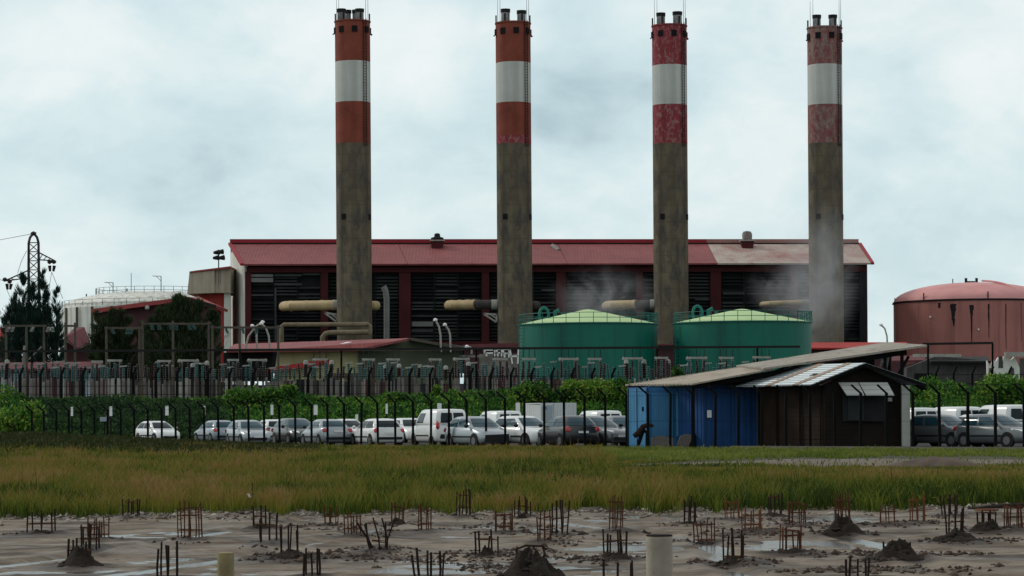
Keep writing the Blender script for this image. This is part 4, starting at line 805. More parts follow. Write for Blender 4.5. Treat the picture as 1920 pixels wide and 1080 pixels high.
# ---------------------------------------------------------------- trees
def wispy(name, label, cx, base_y, Y, spires, n, m, up, L, W_, grp=None, cat='tree', trunk=True):
    """crown of fine upright needle sprays; spires: (px, top px, half width px, bottom px)"""
    b = at(cx, base_y, Y); z0 = ZP; s_ = F/Y; t = thing(name, label, cat, (b.x, Y, z0), grp); C = []; D = []; T = []; tb = MB()
    tot = sum(w*(bo-to) for _, to, w, bo in spires)
    for px, to, w, bo in spires:
        k = int(n*w*(bo-to)/tot); x0 = gx(px, Y, (to+bo)/2); zt = zz(to, Y, px); zb = zz(bo, Y, px); wr = w/s_
        if trunk: tb.tube([(b.x+(x0-b.x)*.2, Y, z0-.2), (x0, Y, zb+(zt-zb)*.3), (x0, Y, zb+(zt-zb)*.8)], [.16,.09,.03], 7)
        nb = max(10, k//60); hb = rng.random(nb)**.9; ab = rng.random(nb)*6.283
        for i in range(nb):
            f = hb[i]; prof_ = (1-f)**.75*(.55+.6*rng.random()); r0 = wr*prof_; q0 = np.array([x0, Y, zb+(zt-zb)*f]); q1 = q0+np.array([math.cos(ab[i])*r0, math.sin(ab[i])*r0, r0*up*(.6+.8*rng.random())])
            m_ = max(4, k//nb); u = rng.random((m_, 1))**.7; C.append(q0+(q1-q0)*u+rng.normal(size=(m_, 3))*wr*.07); D.append((q1-q0)[None]/max(r0,.01)*.6+rng.normal(size=(m_, 3))*.28+np.array([0,0,.5])); T.append(np.clip(.2+.5*rng.random()+.25*rng.normal(size=m_), 0, 1))
    C, D, T = np.concatenate(C), np.concatenate(D), np.concatenate(T)
    leaves('crown', C, D, L*(.6+.8*rng.random(len(C))), W_, T, m, t, (b.x, Y, z0))
    if trunk: part('trunk', tb, M['bark'], t)
    return t
wispy('casuarina_tree', 'dark blue-green feathery conifer in front of the lattice pylon', 63, 760, 268, [(42,522,24,690),(81,514,20,690),(62,538,34,720),(16,585,26,720),(106,546,18,700),(108,600,24,720),(28,556,26,720),(50,590,58,740),(88,580,34,740)], 30000, M['casuarina'], 1.6, .62, .055, None)
wispy('bushy_tree', 'feathery olive bush-tree left of the gable shed wall', 205, 750, 262, [(182,590,26,740),(212,586,28,740),(242,598,28,740),(205,604,50,745),(228,585,18,740),(262,610,22,740)], 20000, M['bush'], 1.5, .55, .06, 'olive feathery trees behind the gantry')
wispy('bushy_tree', 'broad rounded olive tree in front of the mauve shed', 335, 750, 258, [(300,585,34,745),(335,562,40,745),(372,570,34,745),(395,590,22,745),(320,575,36,745),(350,566,34,745),(280,600,26,745),(340,606,85,748),(405,590,18,740)], 40000, M['bush'], 1.5, .55, .06, 'olive feathery trees behind the gantry')
# ---------------------------------------------------------------- substation
def poles(pa, pb, ybeam, Y, label, ins, drop=0, tops=0, m='timber', extra=()):
    A = at(pa, 752, Y); t = thing('pole_gantry', label, 'gantry', (A.x, Y, ZP), 'timber pole gantries of the substation')
    for px in (pa, pb)+tuple(extra): q = at(px, 752, Y); part('pole', MB().tube([(q.x, Y, ZP-.2), (at(px-.5, ybeam-tops, Y))], [.125,.10], 8), M[m], t)
    part('crossbeam', MB().bar(at(pa-4, ybeam, Y), at(pb+4, ybeam, Y), .16, .18), M['timber'], t)
    for px in ins:
        q = at(px, ybeam+3, Y); i_ = MB(); d_ = Vector((random.uniform(-.5,.5), 0, -1)).normalized()
        for k in range(4): i_.lathe(q+d_*(.12*k), [(.05,.05),(.17,.0),(.17,-.03),(.05,-.06)], 10)
        part('insulator', i_, M['teal' if drop == 0 else 'palemetal'], t)
poles(12, 83, 611, 238, 'pole gantry with pale glass insulators in front of the dark conifer', (16,25,62,91,98), 1, 2, extra=(50,))
poles(123, 141, 611, 236, 'narrow twin-pole gantry between the conifer and the small house', (), 0, 6)
poles(200, 262, 615, 238, 'pole gantry with teal insulators before the left olive bush-tree', (210,240,246), 0, 3)
poles(268, 392, 607, 240, 'widest pole gantry with teal insulators before the broad olive tree', (284,298,319,330,354,362), 0, 5, extra=(325,))
poles(399, 522, 614, 238, 'pole gantry with teal insulators before the white end wall', (424,455,480), 0, 4, extra=(450,))
b = at(48, 700, 233); t = thing('leaning_pole', 'short pale broken pole with a brace in front of the conifer', 'pole', b); part('pole', MB().tube([at(40,752,233), at(46,648,233)], [.15,.11], 8), M['greypost'], t); part('brace', MB().bar(at(54,674,233), at(78,650,233), .12), M['greypost'], t)
YB = 231.4
def beam(pa, pb, y0, y1, supports, label):
    A = at(pa, y0, YB); t = thing('busbar_gantry', label, 'gantry', (A.x, YB, ZP)); part('beam', MB().bar(A, at(pb, y1, YB), .2, .20), M['darksteel'], t)
    for px in supports: q = at(px, 740, YB); part('support', MB().bar((q.x, YB, ZP), at(px, y0+(y1-y0)*(px-pa)/(pb-pa)+1, YB), .16), M['darkpost'], t)
beam(-20, 1500, 659, 650, (60,450,640,893,1232,1420), 'very long dark busbar beam crossing in front of the tanks')
beam(1730, 1862, 645, 643, (1740,1861), 'short dark busbar beam in front of the red tank')
PI_ = [(182,22,678,'left of the pole gantry'),(215,28,676,'under the left olive bush-tree'),(308,26,677,'under the broad olive tree, left one'),(353,34,676,'under the broad olive tree, right one'),(437,22,675,'under the white end wall of the hall'),(482,32,675,'under the hall left of the cream wall'),(600,28,674,'before the cream wall'),(691,24,674,'before the olive wall, leftmost'),(737,26,674,'before the olive wall, second'),(816,24,674,'before the olive wall, third'),(865,26,673,'at the right end of the olive wall'),(938,30,673,'before the white pipe frames'),(992,26,673,'at the left edge of the left green tank'),(1066,32,673,'before the left green tank, second'),(1115,26,673,'before the left green tank, third'),(1186,34,672,'at the right part of the left green tank'),(1240,26,671,'in the gap between the green tanks'),(1306,34,671,'at the left part of the right green tank'),(1362,28,671,'at the centre of the right green tank'),(1428,34,670,'half behind the shack roof by the right tank')]
for i, (px, w, y, lab) in enumerate(PI_):
    Y = 231; c = at(px, 745, Y); t = thing('switch_portal', 'pale portal-shaped switch frame '+lab, 'switch frame', (c.x, Y, ZP), 'portal-shaped switch frames of the substation')
    part('crossbar', MB().bar(at(px-w/2,y,Y), at(px+w/2,y,Y), .18), M['palemetal'], t)
    for e in (-.36, .36): q = at(px+e*w, 745, Y); part('leg', MB().bar((q.x,Y,ZP), at(px+e*w,y+1.5,Y), .15), M['greypost'], t)
    for e in (-.42, .0, .42):
        q = at(px+e*w, y+6, Y-.3); m_ = MB(); 
        for k in range(9): m_.lathe((q.x,Y-.3,q.z-k*.16), [(.055,.09),(.13,.02),(.13,-.02),(.055,-.07)], 8)
        part('insulator', m_, M[('porcelain','teal','porcelain')[(i+int(e*3)) % 3]], t)
        if px > 560 and px < 1440 or i > 5: part('dropper', MB().bar(at(px+e*w,y-1,Y), at(px+e*w,655,YB-.05), .07), M['darksteel'], t)
    if i in (3,5,10,13,15,17):
        for e in (-.5,.5): part('end_cap', MB().ico(at(px+e*w,y+1,Y), .17, .05, 1.1), M['palemetal'], t)
rs_ = random.Random(4); px = 4
while px < 1440:
    Y = rs_.uniform(224, 234); c = at(px, 745, Y); kind = rs_.random(); ty = rs_.uniform(682, 694); jy = rs_.uniform(706, 716)
    nm, lb, gr = (('post_insulator','teal ribbed post insulator on a thin grey support in the substation row','teal post insulators') if kind < .5 else ('post_insulator','dark brown ribbed post insulator on a thin grey support in the substation row','brown post insulators'))
    if kind > .92: nm, lb, gr = 'instrument_transformer', 'dark column with a pale rounded head in the substation row', 'pale-headed instrument transformers'
    t = thing(nm, lb, 'insulator' if kind < .92 else 'transformer', (c.x, Y, ZP), gr)
    part('support', MB().bar((c.x,Y,ZP), at(px,jy,Y), rs_.uniform(.09,.26)), M[rs_.choice(('greypost','greypost','greypost','palemetal','timber','slatA'))], t); q = at(px, jy, Y); z1 = zz(ty, Y, px); m_ = MB(); k = 0; rr_ = .13 if kind < .92 else .24
    tl = rs_.uniform(-.12, .12) if kind > .3 else 0
    while q.z+k*.15 < z1: m_.lathe((q.x+tl*k*.15,Y,q.z+k*.15), [(rr_*.55,0),(rr_,.05),(rr_,.08),(rr_*.55,.14)], 8); k += 1
    part('insulator', m_, M['teal' if kind < .5 else 'porcelain'], t)
    if kind > .92: part('head', MB().lathe((q.x+tl*k*.15,Y,z1), [(.13,0),(.2,.06),(.2,.26),(.15,.36),(.02,.4)], 12), M['palemetal'], t)
    elif kind < .25: part('head', MB().bar((q.x+tl*k*.15-.3,Y,z1+.15), (q.x+tl*k*.15+.3,Y,z1+.2), .12), M['palemetal'], t)
    px += rs_.uniform(6, 12) if px > 200 else rs_.uniform(5, 9)
# grey panel wall and iron fence on the bank
Y = 241; A, B = at(182, 750, Y), at(1200, 750, Y); t = thing('panel_wall', 'long mauve-grey panel wall behind the substation insulators', 'wall', ((A.x+B.x)/2, Y, ZP)); z1 = zz(710, Y, 600); mb = MB(); pan = MB(); x = A.x; i = 0
while x < B.x:
    w = 1.2; part('panel', MB().box((x+w/2, Y+random.uniform(-.04,.04), (ZP+z1)/2-.2), (w-.03, .12, z1-ZP+.4+random.uniform(-1.1,.2))), M[random.choice(('greywall','greywall','halldark','purple','slatA'))], t, 0); mb.bar((x,Y-.16,ZP), (x,Y-.16,z1+random.uniform(-.8,.3)), random.uniform(.12,.3)); x += w
part('ribs', mb, M['greypost'], t)
def ipost(px, ybase, ybend, ytip, dxtip, Y, w): return MB().bar(at(px,ybase,Y), at(px,ybend,Y), w).bar(at(px,ybend+.6,Y), at(px+dxtip,ytip,Y), w*.85)
t = thing('iron_fence', 'black iron fence with outward bent posts standing on the scrub bank', 'fence', at(1000, 752, 214))
pxs = [38,76,115,155,250,292,332,390,430,475]+list(range(578, 1165, 38))+[1755,1788,1823,1857,1891,1925]
for px in pxs:
    Y = 214; yb = 702 if px < 1500 else 700; part('post', ipost(px, 758, yb, yb-13, 6, Y, .20 if px < 1500 else .17), M['darkpost'], t)
for px in (914, 1800):
    part('corner_brace', MB().bar(at(px,741 if px < 1500 else 747,213.6), at(px+22,757,213.6), .15).bar(at(px,741 if px < 1500 else 747,213.6), at(px-20,757,213.6), .15), M['darkpost'], t)
for y in (706, 722, 738): part('wire', MB().tube([at(30, y+2.5, 213.8), at(480, y+1, 213.8), at(1165, y-1, 213.8)], .02, 4), M['darkpost'], t)
for y in (704, 720, 736): part('wire', MB().tube([at(1740, y-1, 213.8), at(1930, y-2, 213.8)], .02, 4), M['darkpost'], t)
# ---------------------------------------------------------------- scrub on the bank
def scrub(name, n, pxr, topf, m, label, Yr=(190, 212), L=.27, Wd=.16, thin=1.):
    px = pxr[0]+(pxr[1]-pxr[0])*rng.random(n); f = rng.random(n); Y = Yr[0]+(Yr[1]-Yr[0])*f; X = (px-960)/F*Y
    g0 = np.clip((Y-YB0)/(YB1-YB0), 0, 1)*ZP; bump = fbm(X*.22, Y*.25, 4, 55); tp = topf(px)*np.clip(-.25+2.3*bump, .12, 2)
    Z = g0+tp*rng.random(n)**.6*(1+.6*(vnoise(X*1.3, Y*.8, 99)-.4)); D = rng.normal(size=(n, 3))+np.array([0,-.35,.5]); tn = np.clip(.05+.75*fbm(X*.6, Z*.9+Y*.3, 4, 66)+.28*rng.normal(size=n)*.7, 0, 1)
    return tag(leaves(name, np.stack([X, Y, Z], -1), D, L*(.6+.8*rng.random(n)), Wd, tn, m), label, 'scrub', None, 'stuff')
scrub('bank_scrub', 150000, (-60, 1990), lambda p: np.interp(p, [-60,20,60,400,440,1180,1700,1990],[1.3,.8,.18,.2,.55,.75,1.2,1.4]), M['hedge'], 'green scrub covering the bank behind the parked cars')
scrub('bank_creepers', 30000, (40, 470), lambda p: .5+0*p, M['hedgedull'], 'dull dark creepers over the bank at the left', (188, 210))
def bush(label, px, top, w, Y, n, m='hedge', base=None, L=.32, grp='bushes rising from the scrub bank'):
    s_ = F/Y; g0 = np.clip((Y-YB0)/(YB1-YB0), 0, 1)*ZP; c = at(px, 750, Y); zt = zz(top, Y, px); t = thing('bush', label, 'bush', (c.x, Y, g0), grp); r = w/2/s_; C = []; T = []
    for k in range(9):
        a, q = rng.random()*6.28, rng.random()**.5; cc = np.array([c.x+r*.75*q*math.cos(a), Y+r*.6*q*math.sin(a), g0+(zt-g0)*(.35+.5*rng.random()*(1-.4*q))]); rr_ = r*(.3+.25*rng.random()); m_ = n//9
        v = unit(rng.normal(size=(m_, 3)))*rng.random((m_, 1))**.4*rr_; C.append(cc+v*np.array([1,1,.9])); T.append(np.clip(.25+.5*rng.random()+.2*rng.normal(size=m_), 0, 1))
    C, T = np.concatenate(C), np.concatenate(T); C[:, 2] = np.minimum(C[:, 2], zt+.15*rng.normal(size=len(C))); leaves('foliage', C, rng.normal(size=C.shape)+np.array([0,0,.4]), L*(.6+.8*rng.random(len(C))), .18, T, M[m], t, (c.x, Y, g0))
    mb = MB()
    for k in range(5): mb.tube([(c.x, Y, g0-.1), (c.x+random.uniform(-.6,.6)*r, Y+random.uniform(-.4,.4)*r, g0+(zt-g0)*.75)], [.06,.02], 5)
    part('stem', mb, M['bark'], t)
for a in (('bright bush at the left edge above the weeds',28,752,120,186,2600),('rounded bush above the silver cars',478,733,120,206,3400),('tall thin bush standing against the grey wall',540,712,30,209,700),('small bush before the olive wall',742,738,50,208,1200),('tiny green shrub caught between the insulators',818,716,14,210,250),('spreading bush left of the white cabin',1010,718,90,206,3000),('tall bush above the white cabin roof',1085,716,110,206,3600),('leafy bush touching the left end of the shack roof',1150,706,90,205,3400),('bush at the right edge of the scrub bank',1900,704,130,203,4200),('bush right of the brown shack',1745,722,90,204,2800)): bush(*a)
bush('light green sapling poking above the shack roof before the right tank', 1268, 672, 26, 212, 420)
# lamps
def lamp(pts, Y, label):
    P = [at(x, y, Y) for x, y in pts]; t = thing('street_lamp', label, 'lamp', P[0], 'curved white-headed lamps'); part('pole', MB().tube(P, .10, 8), M['palemetal'], t); part('lamp_head', MB().ico(P[-1], .26, .05, .8), M['lampwhite'], t)
for a in ((((827,660),(826,628),(823,612),(816,600)),278,'left one of the two curved lamps beside the second chimney'),(((845,660),(844,628),(841,618),(834,609)),278,'right one of the two curved lamps beside the second chimney'),(((482,660),(481,624),(478,614),(473,611)),280,'curved lamp with the lowest head in front of the hall left bay'),(((506,660),(504,630),(498,614),(490,607)),279,'curved lamp leaning left in front of the hall left bay'),(((460,655),(466,630),(480,612),(492,604)),281,'curved lamp leaning right in front of the hall left bay'),(((1664,650),(1663,630),(1659,616),(1652,609)),330,'thin curved lamp against the sky left of the red tank'),(((884,664),(884,654),(882,651),(875,650)),280,'small hooked lamp right of the olive wall')): lamp(*a)
# ---------------------------------------------------------------- shacks
DV = Vector((-2.92, 4.6, 0))
def wall3(A, B, z0, z1, m, t, name='wall', ribs=.2, depth=.035, thick=.08):
    A, B = Vector((A[0], A[1], 0)), Vector((B[0], B[1], 0)); d = B-A; L_ = d.length; d.normalize(); nrm = Vector((d.y, -d.x, 0))
    if nrm.y > 0: nrm = -nrm
    prof = []; x = 0; k = 0
    if ribs:
        while x < L_-ribs*.2:
            for f, o in ((0,0),(.3,0),(.42,depth),(.82,depth),(.94,0)):
                if x+f*ribs <= L_: prof.append(A+d*(x+f*ribs)+nrm*o)
            x += ribs
    else: prof = [A]
    prof.append(B); n = len(prof); mb = MB(); back = -nrm*thick
    vs = []
    for p in prof: vs += [(p.x,p.y,z0),(p.x,p.y,z1),(p.x+back.x,p.y+back.y,z0),(p.x+back.x,p.y+back.y,z1)]
    fs_ = []
    for i in range(n-1): a, b = i*4, i*4+4; fs_ += [(a,b,b+1,a+1),(a+2,a+3,b+3,b+2),(a+1,b+1,b+3,a+3),(a,a+2,b+2,b)]
    fs_ += [(0,1,3,2),((n-1)*4,(n-1)*4+2,(n-1)*4+3,(n-1)*4+1)]
    mb.add(vs, fs_); return part(name, mb, m, t, 0)
# light blue hut
Y = 124; z1 = zz(727, Y, 1260); P = {k: at(k, 800, y) for k, y in ((1177,126.2),(1214,Y),(1320,Y+.4))}
t = thing('blue_hut', 'light blue corrugated metal hut under the long beige roof', 'hut', (P[1260 if 0 else 1214].x, Y, 0))
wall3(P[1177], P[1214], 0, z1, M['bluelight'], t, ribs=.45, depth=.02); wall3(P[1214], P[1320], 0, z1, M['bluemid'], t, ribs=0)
for a, b_ in ((1222,1262),(1268,1312)):
    q0, q1 = at(a,800,Y-.03), at(b_,800,Y+.1); wall3(q0, q1, zz(818,Y,a), zz(737,Y,a), M['bluelight'], t, 'corrugated_panel', .11, .03, .03)
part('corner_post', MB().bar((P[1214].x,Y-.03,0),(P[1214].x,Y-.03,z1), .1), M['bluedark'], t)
for px in (1179, 1195): q = at(px, 800, 126.2-(px-1177)/37*2.2); part('corner_post', MB().bar((q.x,q.y-.04,0),(q.x,q.y-.04,z1), .07), M['darkpost'], t)
part('handle', MB().box((at(1205,767,124.5).x,124.4,zz(767,124.4,1205)), (.08,.05,.2)), M['darkpost'], t)
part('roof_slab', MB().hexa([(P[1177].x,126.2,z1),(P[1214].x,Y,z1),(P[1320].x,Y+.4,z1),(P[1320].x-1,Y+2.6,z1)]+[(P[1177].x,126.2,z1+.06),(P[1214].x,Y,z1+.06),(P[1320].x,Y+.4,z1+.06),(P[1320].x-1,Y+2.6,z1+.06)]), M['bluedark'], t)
# dark blue container
Y = 122.3; z1 = zz(722, Y, 1370); A, B = at(1319,800,Y), at(1420,800,Y+.6); t = thing('blue_container', 'dark blue ribbed shipping container between the light hut and the brown shack', 'container', (A.x, Y, 0))
wall3(A, at(1374,800,Y+.3), 0, z1, M['bluedark'], t, ribs=.45, depth=.03); wall3(at(1375,800,Y+.3), B, 0, z1, M['bluedark'], t, ribs=.3, depth=.03); Bk = A+DV*.35; wall3(Bk, A, 0, z1, M['bluedark'], t, ribs=.3)
part('roof', MB().hexa([(A.x,Y,z1),(B.x,Y+.6,z1),(B.x-1,Y+2.2,z1),(Bk.x,Bk.y,z1),(A.x,Y,z1+.05),(B.x,Y+.6,z1+.05),(B.x-1,Y+2.2,z1+.05),(Bk.x,Bk.y,z1+.05)]), M['bluedark'], t)
for px in (1321, 1374.5, 1418): q = at(px, 800, Y+.3*(px-1319)/50); part('lock_bar', MB().bar((q.x,q.y-.06,.05),(q.x,q.y-.06,z1-.05), .05), M['bluedark'], t)
q = at(1330, 776, Y-.07); solo('notice', MB().box(q, (.2,.02,.34)), M['signwhite'], 'small white notice on the dark blue container', 'notice', q)
# lean-to roof
zA = lambda px, py, Y: at(px, py, Y)
t = thing('lean_to_roof', 'long beige corrugated lean-to roof rising right over the blue hut', 'roof', (at(1450,800,123).x, 123, 0))
part('roof_sheet', MB().sheet([zA(1172,721,128.5),zA(1299,719,121),zA(1452,690,120.6),zA(1392,686,127.5)], .07), M['roofbeige'], t)
part('roof_sheet', MB().sheet([zA(1380,685,127.6),zA(1432,689.5,120.4),zA(1738,646.5,120),zA(1660,641.5,126.5)], .09), M['roofgrey'], t)
part('roof_beam', MB().bar(zA(1299,725,121.3), zA(1700,660,120.5), .12, .22), M['darkpost'], t); part('roof_beam', MB().bar(zA(1180,725,128), zA(1640,650,126.4), .12, .22), M['darkpost'], t)
for px, Y, top in ((1692,120.6,662),(1668,126,650),(1660,120.6,668),(1300,121.5,722),(1180,128,724)):
    q = at(px, 800, Y); part('post', MB().bar((q.x,Y,0), (q.x,Y,zz(top,Y,px)), .14), M['darkpost'], t)
part('brace', MB().bar(at(1683,704,120.6), at(1704,668,120.6), .12), M['darkpost'], t)
part('gable_board', MB().ext([zA(1302,722,121.6),zA(1470,722,121.6),zA(1640,704,121.6),zA(1640,674,121.2),zA(1455,694,121.2)], (0,.06,0)), M['darkpost'], t)
for px, py in ((1651,677),(1662,676)): part('strut', MB().bar(at(px,688,124), at(px+4,668,124), .1), M['palemetal'], t)
# brown shack
Y = 117; ez = zz(721, Y, 1520); az = zz(680, Y, 1622); EL, ER, AP = at(1520,721,Y), at(1736,719,Y+.9), at(1622,680,Y+.4)
t = thing('brown_shack', 'dark brown timber shack with a tin gable roof and propped shutters', 'shack', (at(1620,800,Y).x, Y, 0))
roof_l = lambda f0, f1: [EL.lerp(EL+DV, f0), EL.lerp(EL+DV, f1), AP.lerp(AP+DV, f1), AP.lerp(AP+DV, f0)]
fr = [0,.16,.24,.52,.60,.9,1.0]
for i in range(6):
    q = roof_l(fr[i]+.002, fr[i+1]-.002)
    part('roof_sheet', MB().sheet([p+Vector((0,0,.02*(i%2))) for p in q], .05), M['roofrust' if i in (1,3) else 'rooftin'], t)
part('roof_patch', MB().sheet([p+Vector((0,0,.03)) for p in [EL.lerp(AP,.42)+DV*.25, EL.lerp(AP,.42)+DV*.31, EL.lerp(AP,.50)+DV*.31, EL.lerp(AP,.50)+DV*.25]], .02), M['darksteel'], t)
part('roof_sheet', MB().sheet([AP, ER, ER+DV, AP+DV], .06), M['rooftin'], t)
part('verge_board', MB().bar(AP+Vector((0,-.05,-.1)), ER+Vector((0,-.05,-.1)), .06, .16), M['darkpost'], t); part('verge_board', MB().bar(AP+Vector((0,-.05,-.1)), EL+Vector((0,-.05,-.1)), .06, .12), M['darkpost'], t)
part('eave_flap', MB().sheet([ER+Vector((-.3,-.1,-.02)), ER+Vector((.05,-.1,-.25)), ER+Vector((.05,1.6,-.25)), ER+Vector((-.3,1.6,-.02))], .04), M['darkpost'], t)
GL, GR = at(1547,800,Y+.5), at(1697,800,Y+1.3)
def planks(A, B, zs, m, name):  # horizontal boards between two plan points
    d = Vector((B.x-A.x, B.y-A.y, 0)); n_ = Vector((d.y,-d.x,0)).normalized(); n_ = n_ if n_.y < 0 else -n_; mb = MB(); z = 0
    while z < zs-.02:
        h = min(.2, zs-z); o = random.uniform(0, .012); a, b_ = Vector((A.x,A.y,z))+n_*o, Vector((B.x,B.y,z))+n_*o; hv = Vector((0,0,h+.01)); mb.hexa([a+n_*.006, b_+n_*.006, b_-n_*.05, a-n_*.05, a+hv-n_*.012, b_+hv-n_*.012, b_+hv-n_*.05, a+hv-n_*.05]); z += .2
    return part(name, mb, m, t, 0)
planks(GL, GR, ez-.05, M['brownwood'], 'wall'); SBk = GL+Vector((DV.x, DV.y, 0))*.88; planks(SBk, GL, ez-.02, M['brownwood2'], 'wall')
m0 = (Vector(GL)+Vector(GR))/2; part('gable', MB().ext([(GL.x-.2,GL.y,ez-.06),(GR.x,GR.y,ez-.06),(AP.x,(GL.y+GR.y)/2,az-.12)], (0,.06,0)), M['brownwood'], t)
for f in (.05,.35,.7,.98): q = GL.lerp(SBk, f); part('wall_stud', MB().bar((q.x-.06,q.y-.06,0),(q.x-.06,q.y-.06,ez-.1), .08), M['brownwood'], t)
part('pillar', MB().box((at(1698,800,Y+1).x, Y+1, zz(722,Y+1,1698)/2), (.36,.3,zz(722,Y+1,1698))), M['palepost'], t)
for (a, b_), (c_, d_) in (((1572,1609),(1588,1621)),((1611,1664),(1624,1677))):
    part('shutter', MB().sheet([at(c_,741,Y-.1),at(d_,741,Y-.05),at(b_,717,Y+.62),at(a,717,Y+.55)], .03), M['awning'], t)
w = part('window', MB().ext([at(1580,790,Y+.55),at(1660,790,Y+.85),at(1660,722,Y+.85),at(1580,722,Y+.55)], (0,.04,0)), M['halldark'], t); part('pane', MB().ext([at(1590,788,Y+.55),at(1620,788,Y+.65),at(1620,744,Y+.65),at(1590,744,Y+.55)], (0,.02,0)), M['slatA'], w)
part('sill_plank', MB().bar(at(1425,842,Y+3.6), at(1697,838,Y+.6), .14, .06), M['palepost'], t)
q = at(1668, 749, Y+.95); part('plaque', MB().box(q, (.22,.03,.16)), M['palepost'], t)
# things at the foot of the hut
for a, lab in ((((1222,842),(1262,842),(1262,820),(1240,817),(1222,820)),'grey stone slab leaning on the light blue hut, left of the pair'),(((1266,842),(1300,842),(1303,815),(1286,814),(1276,818)),'grey pointed slab leaning on the light blue hut, right of the pair')):
    q = at(a[0][0]+10, 842, 122.8); solo('stone_slab', MB().ext([at(x,y,122.6) for x, y in a], (0,.3,0)), M['slabgrey'], lab, 'slab', q, 'slabs leaning on the hut')
q = at(1300, 838, 121.9); solo('scrap_stand', MB().bar(at(1293,838,121.9),at(1303,813,121.9),.1).bar(at(1303,838,121.9),at(1303,813,121.9),.08), M['darkpost'], 'small black scrap frame by the right slab at the hut', 'scrap', q)
q = at(1202, 838, 122.6); t = thing('scrap_hoist', 'bent dark red scrap hoist standing before the light blue hut', 'scrap', q)
part('arm', MB().tube([at(1188,818,122.6),at(1198,812,122.6),at(1206,800,122.6),at(1216,796,122.6),at(1225,799,122.6)], [.1,.16,.13,.1,.07], 8), M['rustdark'], t); part('leg', MB().tube([at(1205,806,122.6),at(1196,838,122.6)], [.12,.07], 7), M['darkpost'], t); part('leg', MB().tube([at(1206,806,122.6),at(1213,812,122.6),at(1212,840,122.6)], [.09,.07,.05], 7), M["darkpost"], t)
# white site cabin
Y = 168; A, B, C_ = at(983,800,Y+2.4), at(1014,800,Y), at(1081,800,Y+.8); z1 = zz(757, Y, 1050); t = thing('site_cabin', 'white steel site cabin behind the parked white hatchback', 'cabin', (B.x, Y, 0))
wall3(A, B, 0, z1-.05, M['cabin'], t, ribs=.3, depth=.02); wall3(B, at(1038,800,Y+.3), 0, z1, M['cabin'], t, ribs=0); wall3(at(1039,800,Y+.3), C_, 0, z1, M['cabin'], t, ribs=.18, depth=.03)
part('door', MB().ext([at(1018,800,Y-.02),at(1036,800,Y+.22),at(1036,760,Y+.22),at(1018,760,Y-.02)], (0,.03,0)), M['p_pale'], t)
part('blue_mark', MB().ext([at(1018,766,Y-.04),at(1026,766,Y+.07),at(1023,762,Y+.03)], (0,.01,0)), M['logoblue'], t); part('blue_mark', MB().bar(at(1018,767.2,Y-.04), at(1026,767.2,Y+.07), .03), M['logoblue'], t)
part('roof', MB().hexa([(A.x,A.y,z1-.04),(B.x,B.y,z1-.0),(C_.x,C_.y,z1),(C_.x-1.2,C_.y+2.4,z1),(A.x,A.y,z1+.06),(B.x,B.y,z1+.06),(C_.x,C_.y,z1+.06),(C_.x-1.2,C_.y+2.4,z1+.06)]), M['cabin'], t)
# ---------------------------------------------------------------- cars
SPEC = {
 'hatch': dict(L=3.95, st=[(1.97,.50,.55,.32),(1.93,.62,.70,.22),(1.72,.74,.81,.18),(1.2,.86,.85,.17),(.85,.94,.86,.17),(0,.95,.87,.17),(-1.0,.98,.87,.17),(-1.65,1.0,.85,.18),(-1.90,.94,.78,.22),(-1.97,.72,.68,.32)],
   gh=(1.0,-1.86,.22,-1.38,.80,.57,.92,1.45), rear_lamp=(-1.86,.70,.82,.2,.20,.26), hl=(1.72,.60,.70)),
 'sedan': dict(L=4.25, st=[(2.1,.50,.55,.32),(2.06,.62,.70,.22),(1.85,.74,.81,.18),(1.3,.86,.85,.17),(.95,.94,.86,.17),(0,.96,.87,.17),(-1.0,.98,.87,.17),(-1.55,1.02,.85,.18),(-2.02,1.0,.80,.22),(-2.12,.72,.72,.32)],
   gh=(1.05,-1.62,.3,-1.05,.80,.58,.94,1.44), rear_lamp=(-2.02,.68,.84,.2,.26,.24), hl=(1.85,.60,.70)),
 'van': dict(L=4.1, st=[(2.05,.55,.60,.32),(2.0,.74,.74,.22),(1.8,.90,.83,.18),(1.35,1.0,.86,.17),(1.0,1.06,.87,.17),(0,1.08,.88,.17),(-1.0,1.08,.88,.17),(-1.8,1.08,.87,.18),(-2.0,1.06,.84,.22),(-2.06,.8,.80,.3)],
   gh=(1.22,-2.03,.55,-1.92,.84,.72,1.04,1.82), rear_lamp=(-2.0,.78,1.0,.12,.12,.4), hl=(1.82,.62,.86)),
}
